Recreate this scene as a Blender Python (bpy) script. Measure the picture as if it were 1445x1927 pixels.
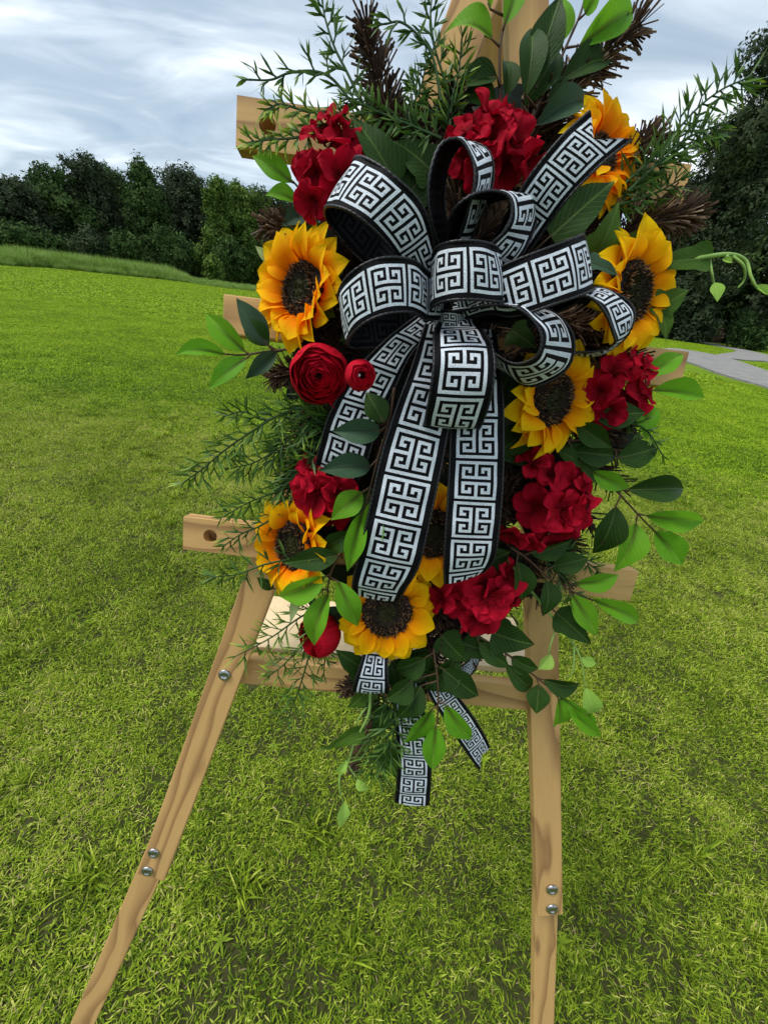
import bpy, math, random
import numpy as np
from mathutils import Vector, Matrix
for o in list(bpy.data.objects): bpy.data.objects.remove(o)
SC = bpy.context.scene
C = SC.collection
PI = math.pi
R_ = math.radians
# ------------------------------------------------------------------ camera
FP, IW, IH = 730.0, 1445.0, 1927.0
PITCH, ROLL, EYE = R_(29.6), R_(7.4), 1.45
CAM = Vector((0, 0, EYE))
fwd = Vector((0, math.cos(PITCH), -math.sin(PITCH)))
up0 = Vector((0, math.sin(PITCH), math.cos(PITCH)))
rt0 = Vector((1, 0, 0))
cx = math.cos(ROLL) * rt0 + math.sin(ROLL) * up0
cy = -math.sin(ROLL) * rt0 + math.cos(ROLL) * up0
cd = bpy.data.cameras.new('camera'); cam = bpy.data.objects.new('camera', cd); C.objects.link(cam)
cam.matrix_world = Matrix(((cx.x, cy.x, -fwd.x, CAM.x), (cx.y, cy.y, -fwd.y, CAM.y), (cx.z, cy.z, -fwd.z, CAM.z), (0, 0, 0, 1)))
cd.sensor_fit = 'VERTICAL'; cd.sensor_height = 36.0; cd.lens = 36.0 * FP / IH
cd.clip_start = 0.01; cd.clip_end = 3000
SC.camera = cam
SC.render.resolution_x, SC.render.resolution_y = 767, 1024
# ------------------------------------------------------------------ world, sun, exposure
SUN_EL, SUN_AZ = R_(60), R_(262)      # azimuth measured clockwise from +Y
world = bpy.data.worlds.new('World'); SC.world = world; world.use_nodes = True
nt = world.node_tree; nt.nodes.clear()
def N(tree, kind, **kw):
    n = tree.nodes.new(kind)
    for k, v in kw.items():
        if k.startswith('i_'): n.inputs[k[2:].replace('_', ' ')].default_value = v
        else: setattr(n, k, v)
    return n
def L(tree, a, b): tree.links.new(a, b)
out = N(nt, 'ShaderNodeOutputWorld'); bg = N(nt, 'ShaderNodeBackground'); bg.inputs['Strength'].default_value = 0.12
sky = N(nt, 'ShaderNodeTexSky', sky_type='NISHITA', sun_disc=False, sun_elevation=SUN_EL, sun_rotation=SUN_AZ)
tc = N(nt, 'ShaderNodeTexCoord'); sep = N(nt, 'ShaderNodeSeparateXYZ'); L(nt, tc.outputs['Generated'], sep.inputs[0])
zc = N(nt, 'ShaderNodeMath', operation='MAXIMUM'); zc.inputs[1].default_value = 0.0; L(nt, sep.outputs['Z'], zc.inputs[0])
za = N(nt, 'ShaderNodeMath', operation='ADD'); za.inputs[1].default_value = 0.16; L(nt, zc.outputs[0], za.inputs[0])
dx = N(nt, 'ShaderNodeMath', operation='DIVIDE'); L(nt, sep.outputs['X'], dx.inputs[0]); L(nt, za.outputs[0], dx.inputs[1])
dy = N(nt, 'ShaderNodeMath', operation='DIVIDE'); L(nt, sep.outputs['Y'], dy.inputs[0]); L(nt, za.outputs[0], dy.inputs[1])
cmb = N(nt, 'ShaderNodeCombineXYZ'); L(nt, dx.outputs[0], cmb.inputs[0]); L(nt, dy.outputs[0], cmb.inputs[1])
mp = N(nt, 'ShaderNodeMapping'); mp.inputs['Rotation'].default_value = (0, 0, R_(-14)); mp.inputs['Scale'].default_value = (0.62, 1.0, 1); mp.inputs['Location'].default_value = (3.1, 0.6, 0)
L(nt, cmb.outputs[0], mp.inputs[0])
n1 = N(nt, 'ShaderNodeTexNoise', i_Scale=0.85, i_Detail=8.0, i_Roughness=0.52, i_Distortion=0.5); L(nt, mp.outputs[0], n1.inputs['Vector'])
mp2 = N(nt, 'ShaderNodeMapping'); mp2.inputs['Rotation'].default_value = (0, 0, R_(24)); mp2.inputs['Scale'].default_value = (0.9, 1.7, 1); L(nt, cmb.outputs[0], mp2.inputs[0])
n2 = N(nt, 'ShaderNodeTexNoise', i_Scale=1.6, i_Detail=6.0, i_Roughness=0.5, i_Distortion=0.9); L(nt, mp2.outputs[0], n2.inputs['Vector'])
sm = N(nt, 'ShaderNodeMix', data_type='FLOAT'); sm.inputs[0].default_value = 0.45; L(nt, n1.outputs[0], sm.inputs[2]); L(nt, n2.outputs[0], sm.inputs[3])
cr = N(nt, 'ShaderNodeValToRGB'); L(nt, sm.outputs[0], cr.inputs[0])
e = cr.color_ramp.elements
e[0].position = 0.36; e[0].color = (0.25, 0.34, 0.44, 1)
e[1].position = 0.64; e[1].color = (0.92, 0.95, 1.0, 1)
for p, c in ((0.46, (0.34, 0.42, 0.51, 1)), (0.53, (0.50, 0.58, 0.66, 1)), (0.59, (0.72, 0.78, 0.84, 1))):
    el = e.new(p); el.color = c
gain = N(nt, 'ShaderNodeMix', data_type='RGBA', blend_type='MULTIPLY'); gain.inputs[0].default_value = 1; L(nt, cr.outputs[0], gain.inputs[6]); gain.inputs[7].default_value = (5.6, 5.5, 5.35, 1)
mix = N(nt, 'ShaderNodeMix', data_type='RGBA'); mix.inputs[0].default_value = 0.90; L(nt, sky.outputs[0], mix.inputs[6]); L(nt, gain.outputs[2], mix.inputs[7])
L(nt, mix.outputs[2], bg.inputs['Color']); L(nt, bg.outputs[0], out.inputs['Surface'])
sd = bpy.data.lights.new('sun', 'SUN'); sd.energy = 1.5; sd.angle = R_(26); sd.color = (1, 0.96, 0.9)
sun = bpy.data.objects.new('sun', sd); C.objects.link(sun)
sdir = Vector((math.sin(SUN_AZ) * math.cos(SUN_EL), math.cos(SUN_AZ) * math.cos(SUN_EL), math.sin(SUN_EL)))
sun.rotation_euler = sdir.to_track_quat('Z', 'Y').to_euler()
SC.view_settings.view_transform = 'Standard'; SC.view_settings.look = 'None'; SC.view_settings.gamma = 1.0
SC.view_settings.use_curve_mapping = False; SC.view_settings.exposure = 1.15
# ------------------------------------------------------------------ pixel helpers
def ray(px, py): return fwd + cx * ((px - IW / 2) / FP) - cy * ((py - IH / 2) / FP)
YAW, LEAN = R_(3.1), R_(17)
eR = Vector((math.cos(YAW), math.sin(YAW), 0)); nh = Vector((math.sin(YAW), -math.cos(YAW), 0))
eU = math.cos(LEAN) * Vector((0, 0, 1)) - math.sin(LEAN) * nh
eN = math.cos(LEAN) * nh + math.sin(LEAN) * Vector((0, 0, 1))
P0 = CAM + ray(768, 1020) * 0.50
def P(px, py, d=0.0):
    r = ray(px, py); q = P0 + eN * d
    return CAM + r * ((q - CAM).dot(eN) / r.dot(eN))
def mpp(px, py, d):
    return 0.5 * ((P(px + 5, py, d) - P(px - 5, py, d)).length + (P(px, py + 5, d) - P(px, py - 5, d)).length) / 10
def G(px, py, z=0.0):
    r = ray(px, py); return CAM + r * ((z - EYE) / r.z)
def WD(px, py, D):
    r = ray(px, py); return CAM + r * (D / math.hypot(r.x, r.y))
# ------------------------------------------------------------------ object helpers
def mesh(name, vs, fs, mats=(), mi=None, smooth=True, uv=None, attr=None):
    me = bpy.data.meshes.new(name); me.from_pydata([tuple(v) for v in vs], [], [tuple(f) for f in fs])
    for m in mats: me.materials.append(m)
    if mi is not None: me.polygons.foreach_set('material_index', mi)
    if smooth: me.polygons.foreach_set('use_smooth', [True] * len(me.polygons))
    if uv is not None:
        l = me.uv_layers.new(name='UVMap'); vi = np.zeros(len(me.loops), dtype=np.int32); me.loops.foreach_get('vertex_index', vi)
        l.data.foreach_set('uv', np.asarray(uv, dtype=np.float32)[vi].ravel())
    if attr is not None:
        a = me.attributes.new('tint', 'FLOAT', 'POINT'); a.data.foreach_set('value', np.asarray(attr, dtype=np.float32))
    me.update(); return me
def link(name, me, parent=None, M=None, mats=None):
    o = bpy.data.objects.new(name, me); C.objects.link(o)
    if parent is not None: o.parent = parent
    if M is not None:
        if parent is not None: o.matrix_parent_inverse = Matrix.Identity(4); o.matrix_basis = PW[parent.name].inverted() @ M
        else: o.matrix_basis = M
        PW[o.name] = M
    else:
        if parent is not None: o.matrix_basis = PW[parent.name].inverted(); PW[o.name] = Matrix.Identity(4)
        else: PW[o.name] = Matrix.Identity(4)
    return o
PW = {}
def thing(name, label, cat, loc, group=None):
    o = bpy.data.objects.new(name, None); C.objects.link(o); o.empty_display_size = 0.05
    o.location = loc; PW[o.name] = Matrix.Translation(loc); tag(o, label, cat, group); return o
def tag(o, label, cat, group=None):
    o['label'] = label; o['category'] = cat
    if group: o['group'] = group
def frame(p, xdir, ndir, s=(1, 1, 1)):
    x = xdir.normalized(); z = (ndir - x * ndir.dot(x)).normalized(); y = z.cross(x)
    return Matrix(((x.x * s[0], y.x * s[1], z.x * s[2], p.x), (x.y * s[0], y.y * s[1], z.y * s[2], p.y), (x.z * s[0], y.z * s[1], z.z * s[2], p.z), (0, 0, 0, 1)))
def crom(pts, n):
    """centripetal-ish Catmull-Rom through pts, n samples"""
    p = [Vector(q) for q in pts]
    if len(p) == 2: return [p[0].lerp(p[1], i / (n - 1)) for i in range(n)]
    p = [2 * p[0] - p[1]] + p + [2 * p[-1] - p[-2]]
    m = len(p) - 3; res = []
    for i in range(n):
        t = i / (n - 1) * m; k = min(int(t), m - 1); t -= k
        a, b, c, d = p[k:k + 4]
        res.append(0.5 * ((2 * b) + (c - a) * t + (2 * a - 5 * b + 4 * c - d) * t * t + (3 * b - a - 3 * c + d) * t ** 3))
    return res
class Geo:
    def __init__(s): s.v = []; s.f = []; s.a = []; s.m = []
    def tube(s, pts, r0, r1=None, sides=5, tint=0.5, mi=0):
        r1 = r0 if r1 is None else r1; b = len(s.v); n = len(pts)
        for i, p in enumerate(pts):
            d = (pts[min(i + 1, n - 1)] - pts[max(i - 1, 0)]).normalized()
            u = d.cross(Vector((0.31, 0.17, 0.93))).normalized(); w = d.cross(u)
            r = r0 + (r1 - r0) * i / max(n - 1, 1)
            for k in range(sides):
                a = 2 * PI * k / sides; s.v.append(p + u * (r * math.cos(a)) + w * (r * math.sin(a))); s.a.append(tint)
        for i in range(n - 1):
            for k in range(sides):
                k2 = (k + 1) % sides
                s.f.append((b + i * sides + k, b + i * sides + k2, b + (i + 1) * sides + k2, b + (i + 1) * sides + k)); s.m.append(mi)
        s.f.append(tuple(b + k for k in range(sides))[::-1]); s.m.append(mi)
        s.f.append(tuple(b + (n - 1) * sides + k for k in range(sides))); s.m.append(mi)
    def blade(s, p, d, w, ln, wd, t0=0.4, t1=0.9, bend=0.0, mi=0):
        """pointed flat needle, one bend"""
        b = len(s.v); nrm = d.cross(w).normalized()
        q = p + d * (ln * .5) + nrm * (bend * ln * .5); e_ = p + d * ln + nrm * (bend * ln * 1.2)
        s.v += [p - w * wd * .3, p + w * wd * .3, q + w * wd * .5, q - w * wd * .5, e_]; s.a += [t0, t0, (t0 + t1) / 2, (t0 + t1) / 2, t1]
        s.f += [(b, b + 1, b + 2, b + 3), (b + 3, b + 2, b + 4)]; s.m += [mi, mi]
    def strip(s, p, d, w, ln, wd, t0=0.5, t1=0.5, mi=0):
        """square-ended paper strip with real thickness"""
        b = len(s.v); n = d.cross(w).normalized() * (wd * .22); w = w.normalized() * (wd / 2); e_ = p + d * ln
        s.v += [p - w - n, p + w - n, p + w + n, p - w + n, e_ - w - n, e_ + w - n, e_ + w + n, e_ - w + n]; s.a += [t0] * 4 + [t1] * 4
        s.f += [(b, b + 1, b + 5, b + 4), (b + 1, b + 2, b + 6, b + 5), (b + 2, b + 3, b + 7, b + 6), (b + 3, b, b + 4, b + 7), (b + 4, b + 5, b + 6, b + 7)]; s.m += [mi] * 5
    def mesh(s, name, mats, smooth=True): return mesh(name, s.v, s.f, mats, s.m, smooth, attr=s.a)
def rdir(rng):
    while True:
        v = Vector((rng.uniform(-1, 1), rng.uniform(-1, 1), rng.uniform(-1, 1)))
        if 0.05 < v.length < 1: return v.normalized()
# ------------------------------------------------------------------ materials
def newmat(name):
    m = bpy.data.materials.new(name); m.use_nodes = True; t = m.node_tree; t.nodes.clear()
    o = N(t, 'ShaderNodeOutputMaterial'); b = N(t, 'ShaderNodeBsdfPrincipled'); L(t, b.outputs[0], o.inputs[0]); return m, t, b, o
def ramp(t, src, stops):
    r = N(t, 'ShaderNodeValToRGB'); L(t, src, r.inputs[0]); el = r.color_ramp.elements
    el[0].position, el[0].color = stops[0][0], (*stops[0][1], 1); el[1].position, el[1].color = stops[-1][0], (*stops[-1][1], 1)
    for p, c in stops[1:-1]: q = el.new(p); q.color = (*c, 1)
    return r.outputs[0]
def mixc(t, f, a, b, blend='MIX'):
    m = N(t, 'ShaderNodeMix', data_type='RGBA', blend_type=blend)
    for i, x in ((0, f), (6, a), (7, b)):
        if isinstance(x, (int, float)): m.inputs[i].default_value = x
        elif isinstance(x, tuple): m.inputs[i].default_value = (*x, 1)
        else: L(t, x, m.inputs[i])
    return m.outputs[2]
def math_(t, op, a, b=None, clamp=False):
    m = N(t, 'ShaderNodeMath', operation=op); m.use_clamp = clamp
    for i, x in ((0, a), (1, b)):
        if x is None: continue
        if isinstance(x, (int, float)): m.inputs[i].default_value = x
        else: L(t, x, m.inputs[i])
    return m.outputs[0]
def noise(t, scale, detail=4, rough=0.55, vec=None, dist=0.0, mapping=None):
    n = N(t, 'ShaderNodeTexNoise', i_Scale=scale, i_Detail=float(detail), i_Roughness=rough, i_Distortion=dist)
    if vec is not None:
        if mapping:
            mp = N(t, 'ShaderNodeMapping'); mp.inputs['Scale'].default_value = mapping; L(t, vec, mp.inputs[0]); vec = mp.outputs[0]
        L(t, vec, n.inputs['Vector'])
    return n.outputs[0]
def bump(t, b, h, strength=0.3, dist=0.002):
    n = N(t, 'ShaderNodeBump', i_Strength=strength, i_Distance=dist); L(t, h, n.inputs['Height']); L(t, n.outputs[0], b.inputs['Normal']); return n.outputs[0]
def translucent(t, b, o, col, fac, normal=None):
    tr = N(t, 'ShaderNodeBsdfTranslucent'); mx = N(t, 'ShaderNodeMixShader'); mx.inputs[0].default_value = fac
    if isinstance(col, tuple): tr.inputs[0].default_value = (*col, 1)
    else: L(t, col, tr.inputs[0])
    L(t, b.outputs[0], mx.inputs[1]); L(t, tr.outputs[0], mx.inputs[2]); L(t, mx.outputs[0], o.inputs[0])
def geo_pos(t): return N(t, 'ShaderNodeNewGeometry').outputs['Position']
def obj_co(t): return N(t, 'ShaderNodeTexCoord').outputs['Object']
def uv_co(t): return N(t, 'ShaderNodeTexCoord').outputs['UV']
def tint_at(t): return N(t, 'ShaderNodeAttribute', attribute_name='tint').outputs['Fac']
def orand(t): return N(t, 'ShaderNodeObjectInfo').outputs['Random']

def wood_mat(name, shift):
    m, t, b, o = newmat(name); co = obj_co(t); rn = orand(t)
    off = N(t, 'ShaderNodeVectorMath', operation='ADD'); cb = N(t, 'ShaderNodeCombineXYZ'); L(t, math_(t, 'MULTIPLY', rn, 9.0), cb.inputs[0]); L(t, math_(t, 'MULTIPLY', rn, 0.31), cb.inputs[1]); L(t, co, off.inputs[0]); L(t, cb.outputs[0], off.inputs[1])
    v = off.outputs[0]
    warp = noise(t, 1.0, 2, 0.4, v, 0, (3.4, 16, 16))
    sx = N(t, 'ShaderNodeSeparateXYZ'); L(t, v, sx.inputs[0])
    g = math_(t, 'ADD', math_(t, 'MULTIPLY', sx.outputs[1], 33.0), math_(t, 'MULTIPLY', warp, 4.6 + shift))
    fr = math_(t, 'FRACT', g)
    rings = ramp(t, fr, [(0.0, (0.61, 0.355, 0.12)), (0.40, (0.62, 0.365, 0.125)), (0.62, (0.46, 0.25, 0.085)), (0.90, (0.21, 0.085, 0.022)), (0.94, (0.40, 0.21, 0.07)), (1.0, (0.61, 0.355, 0.12))])
    plain = ramp(t, noise(t, 1.0, 3, 0.5, v, 0, (6, 90, 90)), [(0.3, (0.55, 0.305, 0.095)), (0.7, (0.68, 0.41, 0.145))])
    msk = math_(t, 'MULTIPLY', ramp_f(t, noise(t, 1.0, 1, 0.5, v, 0, (2.2, 9, 9)), 0.34, 0.46), 0.95)
    c = mixc(t, msk, plain, rings)
    fib = noise(t, 1.0, 3, 0.6, v, 0, (25, 700, 700)); c = mixc(t, 0.34, c, mixc(t, fib, (0.34, 0.20, 0.08), (0.66, 0.44, 0.21)))
    L(t, c, b.inputs['Base Color']); b.inputs['Roughness'].default_value = 0.62; b.inputs['Specular IOR Level'].default_value = 0.3
    bump(t, b, math_(t, 'ADD', fib, math_(t, 'MULTIPLY', fr, 0.3)), 0.25, 0.0006); return m
def ramp_f(t, src, lo, hi):
    m = N(t, 'ShaderNodeMapRange'); m.inputs['From Min'].default_value = lo; m.inputs['From Max'].default_value = hi; L(t, src, m.inputs['Value']); return m.outputs[0]
WOOD = wood_mat('pine_wood', 0.0)
def ply_mat():
    m, t, b, o = newmat('pale_board'); v = obj_co(t)
    c = ramp(t, noise(t, 1, 4, 0.6, v, 0.3, (12, 60, 60)), [(0.3, (0.68, 0.51, 0.28)), (0.7, (0.78, 0.62, 0.38))])
    c = mixc(t, ramp_f(t, noise(t, 260, 2, 0.5, v), 0.66, 0.74), c, (0.42, 0.29, 0.16))
    L(t, c, b.inputs['Base Color']); b.inputs['Roughness'].default_value = 0.6; return m
PLY = ply_mat()
def metal_mat():
    m, t, b, o = newmat('zinc_bolt'); b.inputs['Metallic'].default_value = 1.0; b.inputs['Roughness'].default_value = 0.36
    L(t, ramp(t, noise(t, 300, 3, 0.6, obj_co(t)), [(0.3, (0.20, 0.20, 0.20)), (0.7, (0.60, 0.60, 0.60))]), b.inputs['Base Color']); return m
METAL = metal_mat()
def leaf_mat(name, ca, cb, vein, back, rough=0.45, tr=0.3, stain=(0.045, 0.04, 0.008), stain_amt=0.9):
    m, t, b, o = newmat(name); uv = uv_co(t); s = N(t, 'ShaderNodeSeparateXYZ'); L(t, uv, s.inputs[0]); u, v = s.outputs[0], s.outputs[1]
    av = math_(t, 'ABSOLUTE', math_(t, 'SUBTRACT', v, 0.5))
    base = mixc(t, ramp_f(t, noise(t, 3.0, 4, 0.6, uv), 0.3, 0.7), ca, cb)
    base = mixc(t, 0.5, base, mixc(t, orand(t), ca, cb))
    # side veins slant towards the tip
    ph = math_(t, 'SUBTRACT', math_(t, 'MULTIPLY', u, 9.0), math_(t, 'MULTIPLY', av, 9.0))
    fr = math_(t, 'ABSOLUTE', math_(t, 'SUBTRACT', math_(t, 'FRACT', math_(t, 'ADD', ph, math_(t, 'MULTIPLY', noise(t, 5, 2, 0.5, uv), 0.9))), 0.5))
    sv = math_(t, 'SUBTRACT', 1.0, ramp_f(t, fr, 0.0, 0.09))
    mv = math_(t, 'SUBTRACT', 1.0, ramp_f(t, av, 0.006, 0.03))
    c = mixc(t, math_(t, 'MULTIPLY', sv, 0.55), base, vein); c = mixc(t, math_(t, 'MULTIPLY', mv, 0.75), c, vein)
    # brown painted rib near the base of these artificial leaves
    st = math_(t, 'MULTIPLY', math_(t, 'SUBTRACT', 1.0, ramp_f(t, u, 0.25, 0.75)), math_(t, 'SUBTRACT', 1.0, ramp_f(t, math_(t, 'ADD', av, math_(t, 'MULTIPLY', sv, -0.12)), 0.0, 0.11)))
    c = mixc(t, math_(t, 'MULTIPLY', st, stain_amt), c, stain)
    g = N(t, 'ShaderNodeNewGeometry'); c = mixc(t, g.outputs['Backfacing'], c, back)
    L(t, c, b.inputs['Base Color']); b.inputs['Roughness'].default_value = rough; b.inputs['Specular IOR Level'].default_value = 0.14
    bump(t, b, math_(t, 'ADD', math_(t, 'MULTIPLY', sv, -0.8), math_(t, 'ADD', math_(t, 'MULTIPLY', mv, -1.2), noise(t, 25, 3, 0.6, uv))), 0.35, 0.0012)
    translucent(t, b, o, mixc(t, 0.5, c, tuple(min(1, 1.5 * x) for x in cb)), tr); return m
LEAFM = {
 'L': leaf_mat('light_green_leaf', (0.085, 0.29, 0.012), (0.17, 0.40, 0.018), (0.32, 0.55, 0.08), (0.24, 0.42, 0.12), 0.5, 0.38),
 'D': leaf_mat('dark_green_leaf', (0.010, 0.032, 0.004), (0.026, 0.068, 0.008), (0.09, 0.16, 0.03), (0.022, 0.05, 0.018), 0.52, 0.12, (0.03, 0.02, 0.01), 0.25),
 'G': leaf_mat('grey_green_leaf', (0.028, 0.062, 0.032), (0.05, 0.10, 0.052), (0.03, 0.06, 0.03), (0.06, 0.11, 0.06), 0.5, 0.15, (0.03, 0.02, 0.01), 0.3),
 'M': leaf_mat('mid_green_leaf', (0.035, 0.085, 0.008), (0.065, 0.14, 0.012), (0.13, 0.21, 0.04), (0.08, 0.16, 0.05), 0.5, 0.25, (0.04, 0.03, 0.01), 0.2),
 'Y': leaf_mat('pale_vine_leaf', (0.24, 0.44, 0.06), (0.36, 0.56, 0.10), (0.5, 0.66, 0.2), (0.34, 0.5, 0.14), 0.5, 0.3, (0.2, 0.3, 0.05), 0.1),
 'P': leaf_mat('pale_leaf', (0.30, 0.40, 0.14), (0.36, 0.46, 0.2), (0.42, 0.5, 0.28), (0.36, 0.44, 0.22), 0.6, 0.3, (0.2, 0.3, 0.05), 0.1)}
def petal_mat(name, base, mid, tip, rough, tr, wrinkle):
    m, t, b, o = newmat(name); uv = uv_co(t); s = N(t, 'ShaderNodeSeparateXYZ'); L(t, uv, s.inputs[0]); u, v = s.outputs[0], s.outputs[1]
    av = math_(t, 'ABSOLUTE', math_(t, 'SUBTRACT', v, 0.5))
    k = math_(t, 'ADD', math_(t, 'ADD', u, math_(t, 'MULTIPLY', av, 0.35)), math_(t, 'MULTIPLY', math_(t, 'SUBTRACT', noise(t, 2.5, 3, 0.6, uv), 0.5), 0.35))
    c = ramp(t, k, [(0.05, base), (0.5, mid), (0.95, tip)])
    c = mixc(t, math_(t, 'MULTIPLY', orand(t), 0.16), c, base)
    stk = noise(t, 1.0, 2, 0.5, uv, 0.3, (1.6, 30, 1)); c = mixc(t, math_(t, 'MULTIPLY', ramp_f(t, stk, 0.52, 0.68), 0.25), c, base)
    L(t, c, b.inputs['Base Color']); b.inputs['Roughness'].default_value = rough; b.inputs['Specular IOR Level'].default_value = 0.10
    w = noise(t, 1.0, 3, 0.6, uv, 0.2, (2.5, 22, 1)); f = noise(t, 90, 2, 0.5, uv)
    bump(t, b, math_(t, 'ADD', w, math_(t, 'MULTIPLY', f, 0.15)), wrinkle, 0.0016)
    translucent(t, b, o, c, tr); return m
SUNP = petal_mat('sunflower_petal_fabric', (0.90, 0.16, 0.001), (0.98, 0.38, 0.001), (1.0, 0.66, 0.004), 0.75, 0.45, 0.5)
SUNP2 = petal_mat('yellow_petal_fabric', (0.88, 0.25, 0.001), (0.97, 0.46, 0.001), (1.0, 0.68, 0.004), 0.75, 0.42, 0.5)
REDP = petal_mat('red_petal_fabric', (0.13, 0.001, 0.005), (0.34, 0.002, 0.014), (0.52, 0.005, 0.026), 0.75, 0.26, 0.7)
ROSEP = petal_mat('rose_petal_fabric', (0.09, 0.001, 0.003), (0.34, 0.002, 0.010), (0.55, 0.005, 0.022), 0.7, 0.15, 0.25)
def tint_mat(name, stops, rough=0.6, tr=0.0, var=0.0, spec=0.3):
    m, t, b, o = newmat(name); k = tint_at(t)
    if var: k = math_(t, 'ADD', k, math_(t, 'MULTIPLY', math_(t, 'SUBTRACT', noise(t, 45, 2, 0.5, geo_pos(t)), 0.5), var))
    c = ramp(t, k, stops); L(t, c, b.inputs['Base Color']); b.inputs['Roughness'].default_value = rough; b.inputs['Specular IOR Level'].default_value = spec
    if tr: translucent(t, b, o, c, tr)
    return m
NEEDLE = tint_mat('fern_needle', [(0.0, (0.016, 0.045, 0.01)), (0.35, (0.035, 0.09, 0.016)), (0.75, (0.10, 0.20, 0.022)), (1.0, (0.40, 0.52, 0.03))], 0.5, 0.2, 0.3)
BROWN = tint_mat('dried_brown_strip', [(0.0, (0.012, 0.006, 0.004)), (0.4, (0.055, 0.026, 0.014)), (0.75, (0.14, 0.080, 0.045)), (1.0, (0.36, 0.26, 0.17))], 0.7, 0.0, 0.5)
STEM = tint_mat('brown_stem', [(0.0, (0.03, 0.018, 0.01)), (0.5, (0.085, 0.045, 0.022)), (1.0, (0.22, 0.14, 0.07))], 0.6, 0, 0.4)
VINE = tint_mat('green_vine_stem', [(0.0, (0.10, 0.22, 0.04)), (1.0, (0.35, 0.55, 0.13))], 0.5, 0.15, 0.3)
SEED = tint_mat('seed_disc_pile', [(0.0, (0.006, 0.003, 0.002)), (0.30, (0.025, 0.012, 0.006)), (0.65, (0.18, 0.09, 0.035)), (1.0, (0.62, 0.38, 0.18))], 0.8, 0, 0.1)
SEEDG = tint_mat('seed_disc_heart', [(0.0, (0.008, 0.009, 0.002)), (1.0, (0.13, 0.12, 0.015))], 0.8)
def ribbon_mats():
    res = []
    for name, a, b2, rough in (('ribbon_black_satin', (0.003, 0.003, 0.0035), (0.008, 0.008, 0.009), 0.6), ('ribbon_white_print', (0.32, 0.37, 0.43), (0.70, 0.75, 0.80), 0.5),
                               ('ribbon_back_black', (0.0022, 0.0022, 0.0026), (0.005, 0.005, 0.006), 0.7), ('ribbon_back_show_through', (0.006, 0.006, 0.008), (0.018, 0.018, 0.022), 0.7)):
        m, t, b, o = newmat(name); g = geo_pos(t)
        L(t, ramp(t, noise(t, 1500, 2, 0.7, g), [(0.36, a), (0.56, b2)]), b.inputs['Base Color']); b.inputs['Roughness'].default_value = rough; b.inputs['Specular IOR Level'].default_value = 0.05
        bump(t, b, noise(t, 1800, 2, 0.6, g), 0.25, 0.0005); res.append(m)
    return res
RIB = ribbon_mats()
def plain(name, col, rough=0.6, spec=0.3):
    m, t, b, o = newmat(name); L(t, ramp(t, noise(t, 60, 3, 0.6, geo_pos(t)), [(0.3, tuple(.75 * c for c in col)), (0.7, tuple(1.2 * c for c in col))]), b.inputs['Base Color']); b.inputs['Roughness'].default_value = rough; b.inputs['Specular IOR Level'].default_value = spec; return m
CORD = plain('black_cord_edging', (0.009, 0.009, 0.011), 0.45, 0.4)
WIRE = plain('green_wire', (0.03, 0.05, 0.03), 0.5)

# ------------------------------------------------------------------ ground, road
def ground():
    n = 120; vs = []; fs = []
    ring = [0.0] + [0.25 * 1.085 ** i for i in range(100)]
    ang = 96
    vs.append((0, 0, 0))
    def hz(x, y): return 0.0
    for r in ring[1:]:
        for k in range(ang):
            a = 2 * PI * k / ang; vs.append((r * math.cos(a), r * math.sin(a), 0))
    for k in range(ang): fs.append((0, 1 + k, 1 + (k + 1) % ang))
    for i in range(len(ring) - 2):
        for k in range(ang):
            a0 = 1 + i * ang; a1 = a0 + ang; k2 = (k + 1) % ang; fs.append((a0 + k, a1 + k, a1 + k2, a0 + k2))
    m, t, b, o = newmat('lawn_soil'); g = geo_pos(t)
    d = N(t, 'ShaderNodeVectorMath', operation='LENGTH'); L(t, g, d.inputs[0])
    soil = ramp(t, noise(t, 30, 5, 0.65, g), [(0.3, (0.028, 0.018, 0.010)), (0.7, (0.085, 0.06, 0.03))])
    gr = ramp(t, math_(t, 'ADD', math_(t, 'MULTIPLY', noise(t, 22, 5, 0.75, g), 0.6), math_(t, 'MULTIPLY', noise(t, 0.5, 3, 0.6, g), 0.4)), [(0.32, (0.08, 0.125, 0.005)), (0.5, (0.125, 0.21, 0.008)), (0.68, (0.17, 0.265, 0.012))])
    c = mixc(t, ramp_f(t, d.outputs['Value'], 3.0, 11.0), mixc(t, 0.35, soil, (0.05, 0.09, 0.015)), gr); L(t, c, b.inputs['Base Color']); b.inputs['Roughness'].default_value = 0.9; b.inputs['Specular IOR Level'].default_value = 0.1
    bump(t, b, noise(t, 18, 5, 0.7, g), 0.7, 0.05)
    o = link('ground', mesh('ground', vs, fs, [m])); o['kind'] = 'structure'
ground()
def sheet(name, pts, z, m):
    vs = [Vector((p[0], p[1], z)) for p in pts]
    import bmesh
    bm = bmesh.new(); bv = [bm.verts.new(v) for v in vs]; f = bm.faces.new(bv); lo = [bm.verts.new((v.x, v.y, -0.02)) for v in vs]
    for q in range(len(vs)): bm.faces.new((bv[q - 1], bv[q], lo[q], lo[q - 1]))
    bmesh.ops.triangulate(bm, faces=[f]); me = bpy.data.meshes.new(name); bm.to_mesh(me); bm.free()
    me.materials.append(m)
    o = link(name, me); o['kind'] = 'structure'; return o
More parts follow.
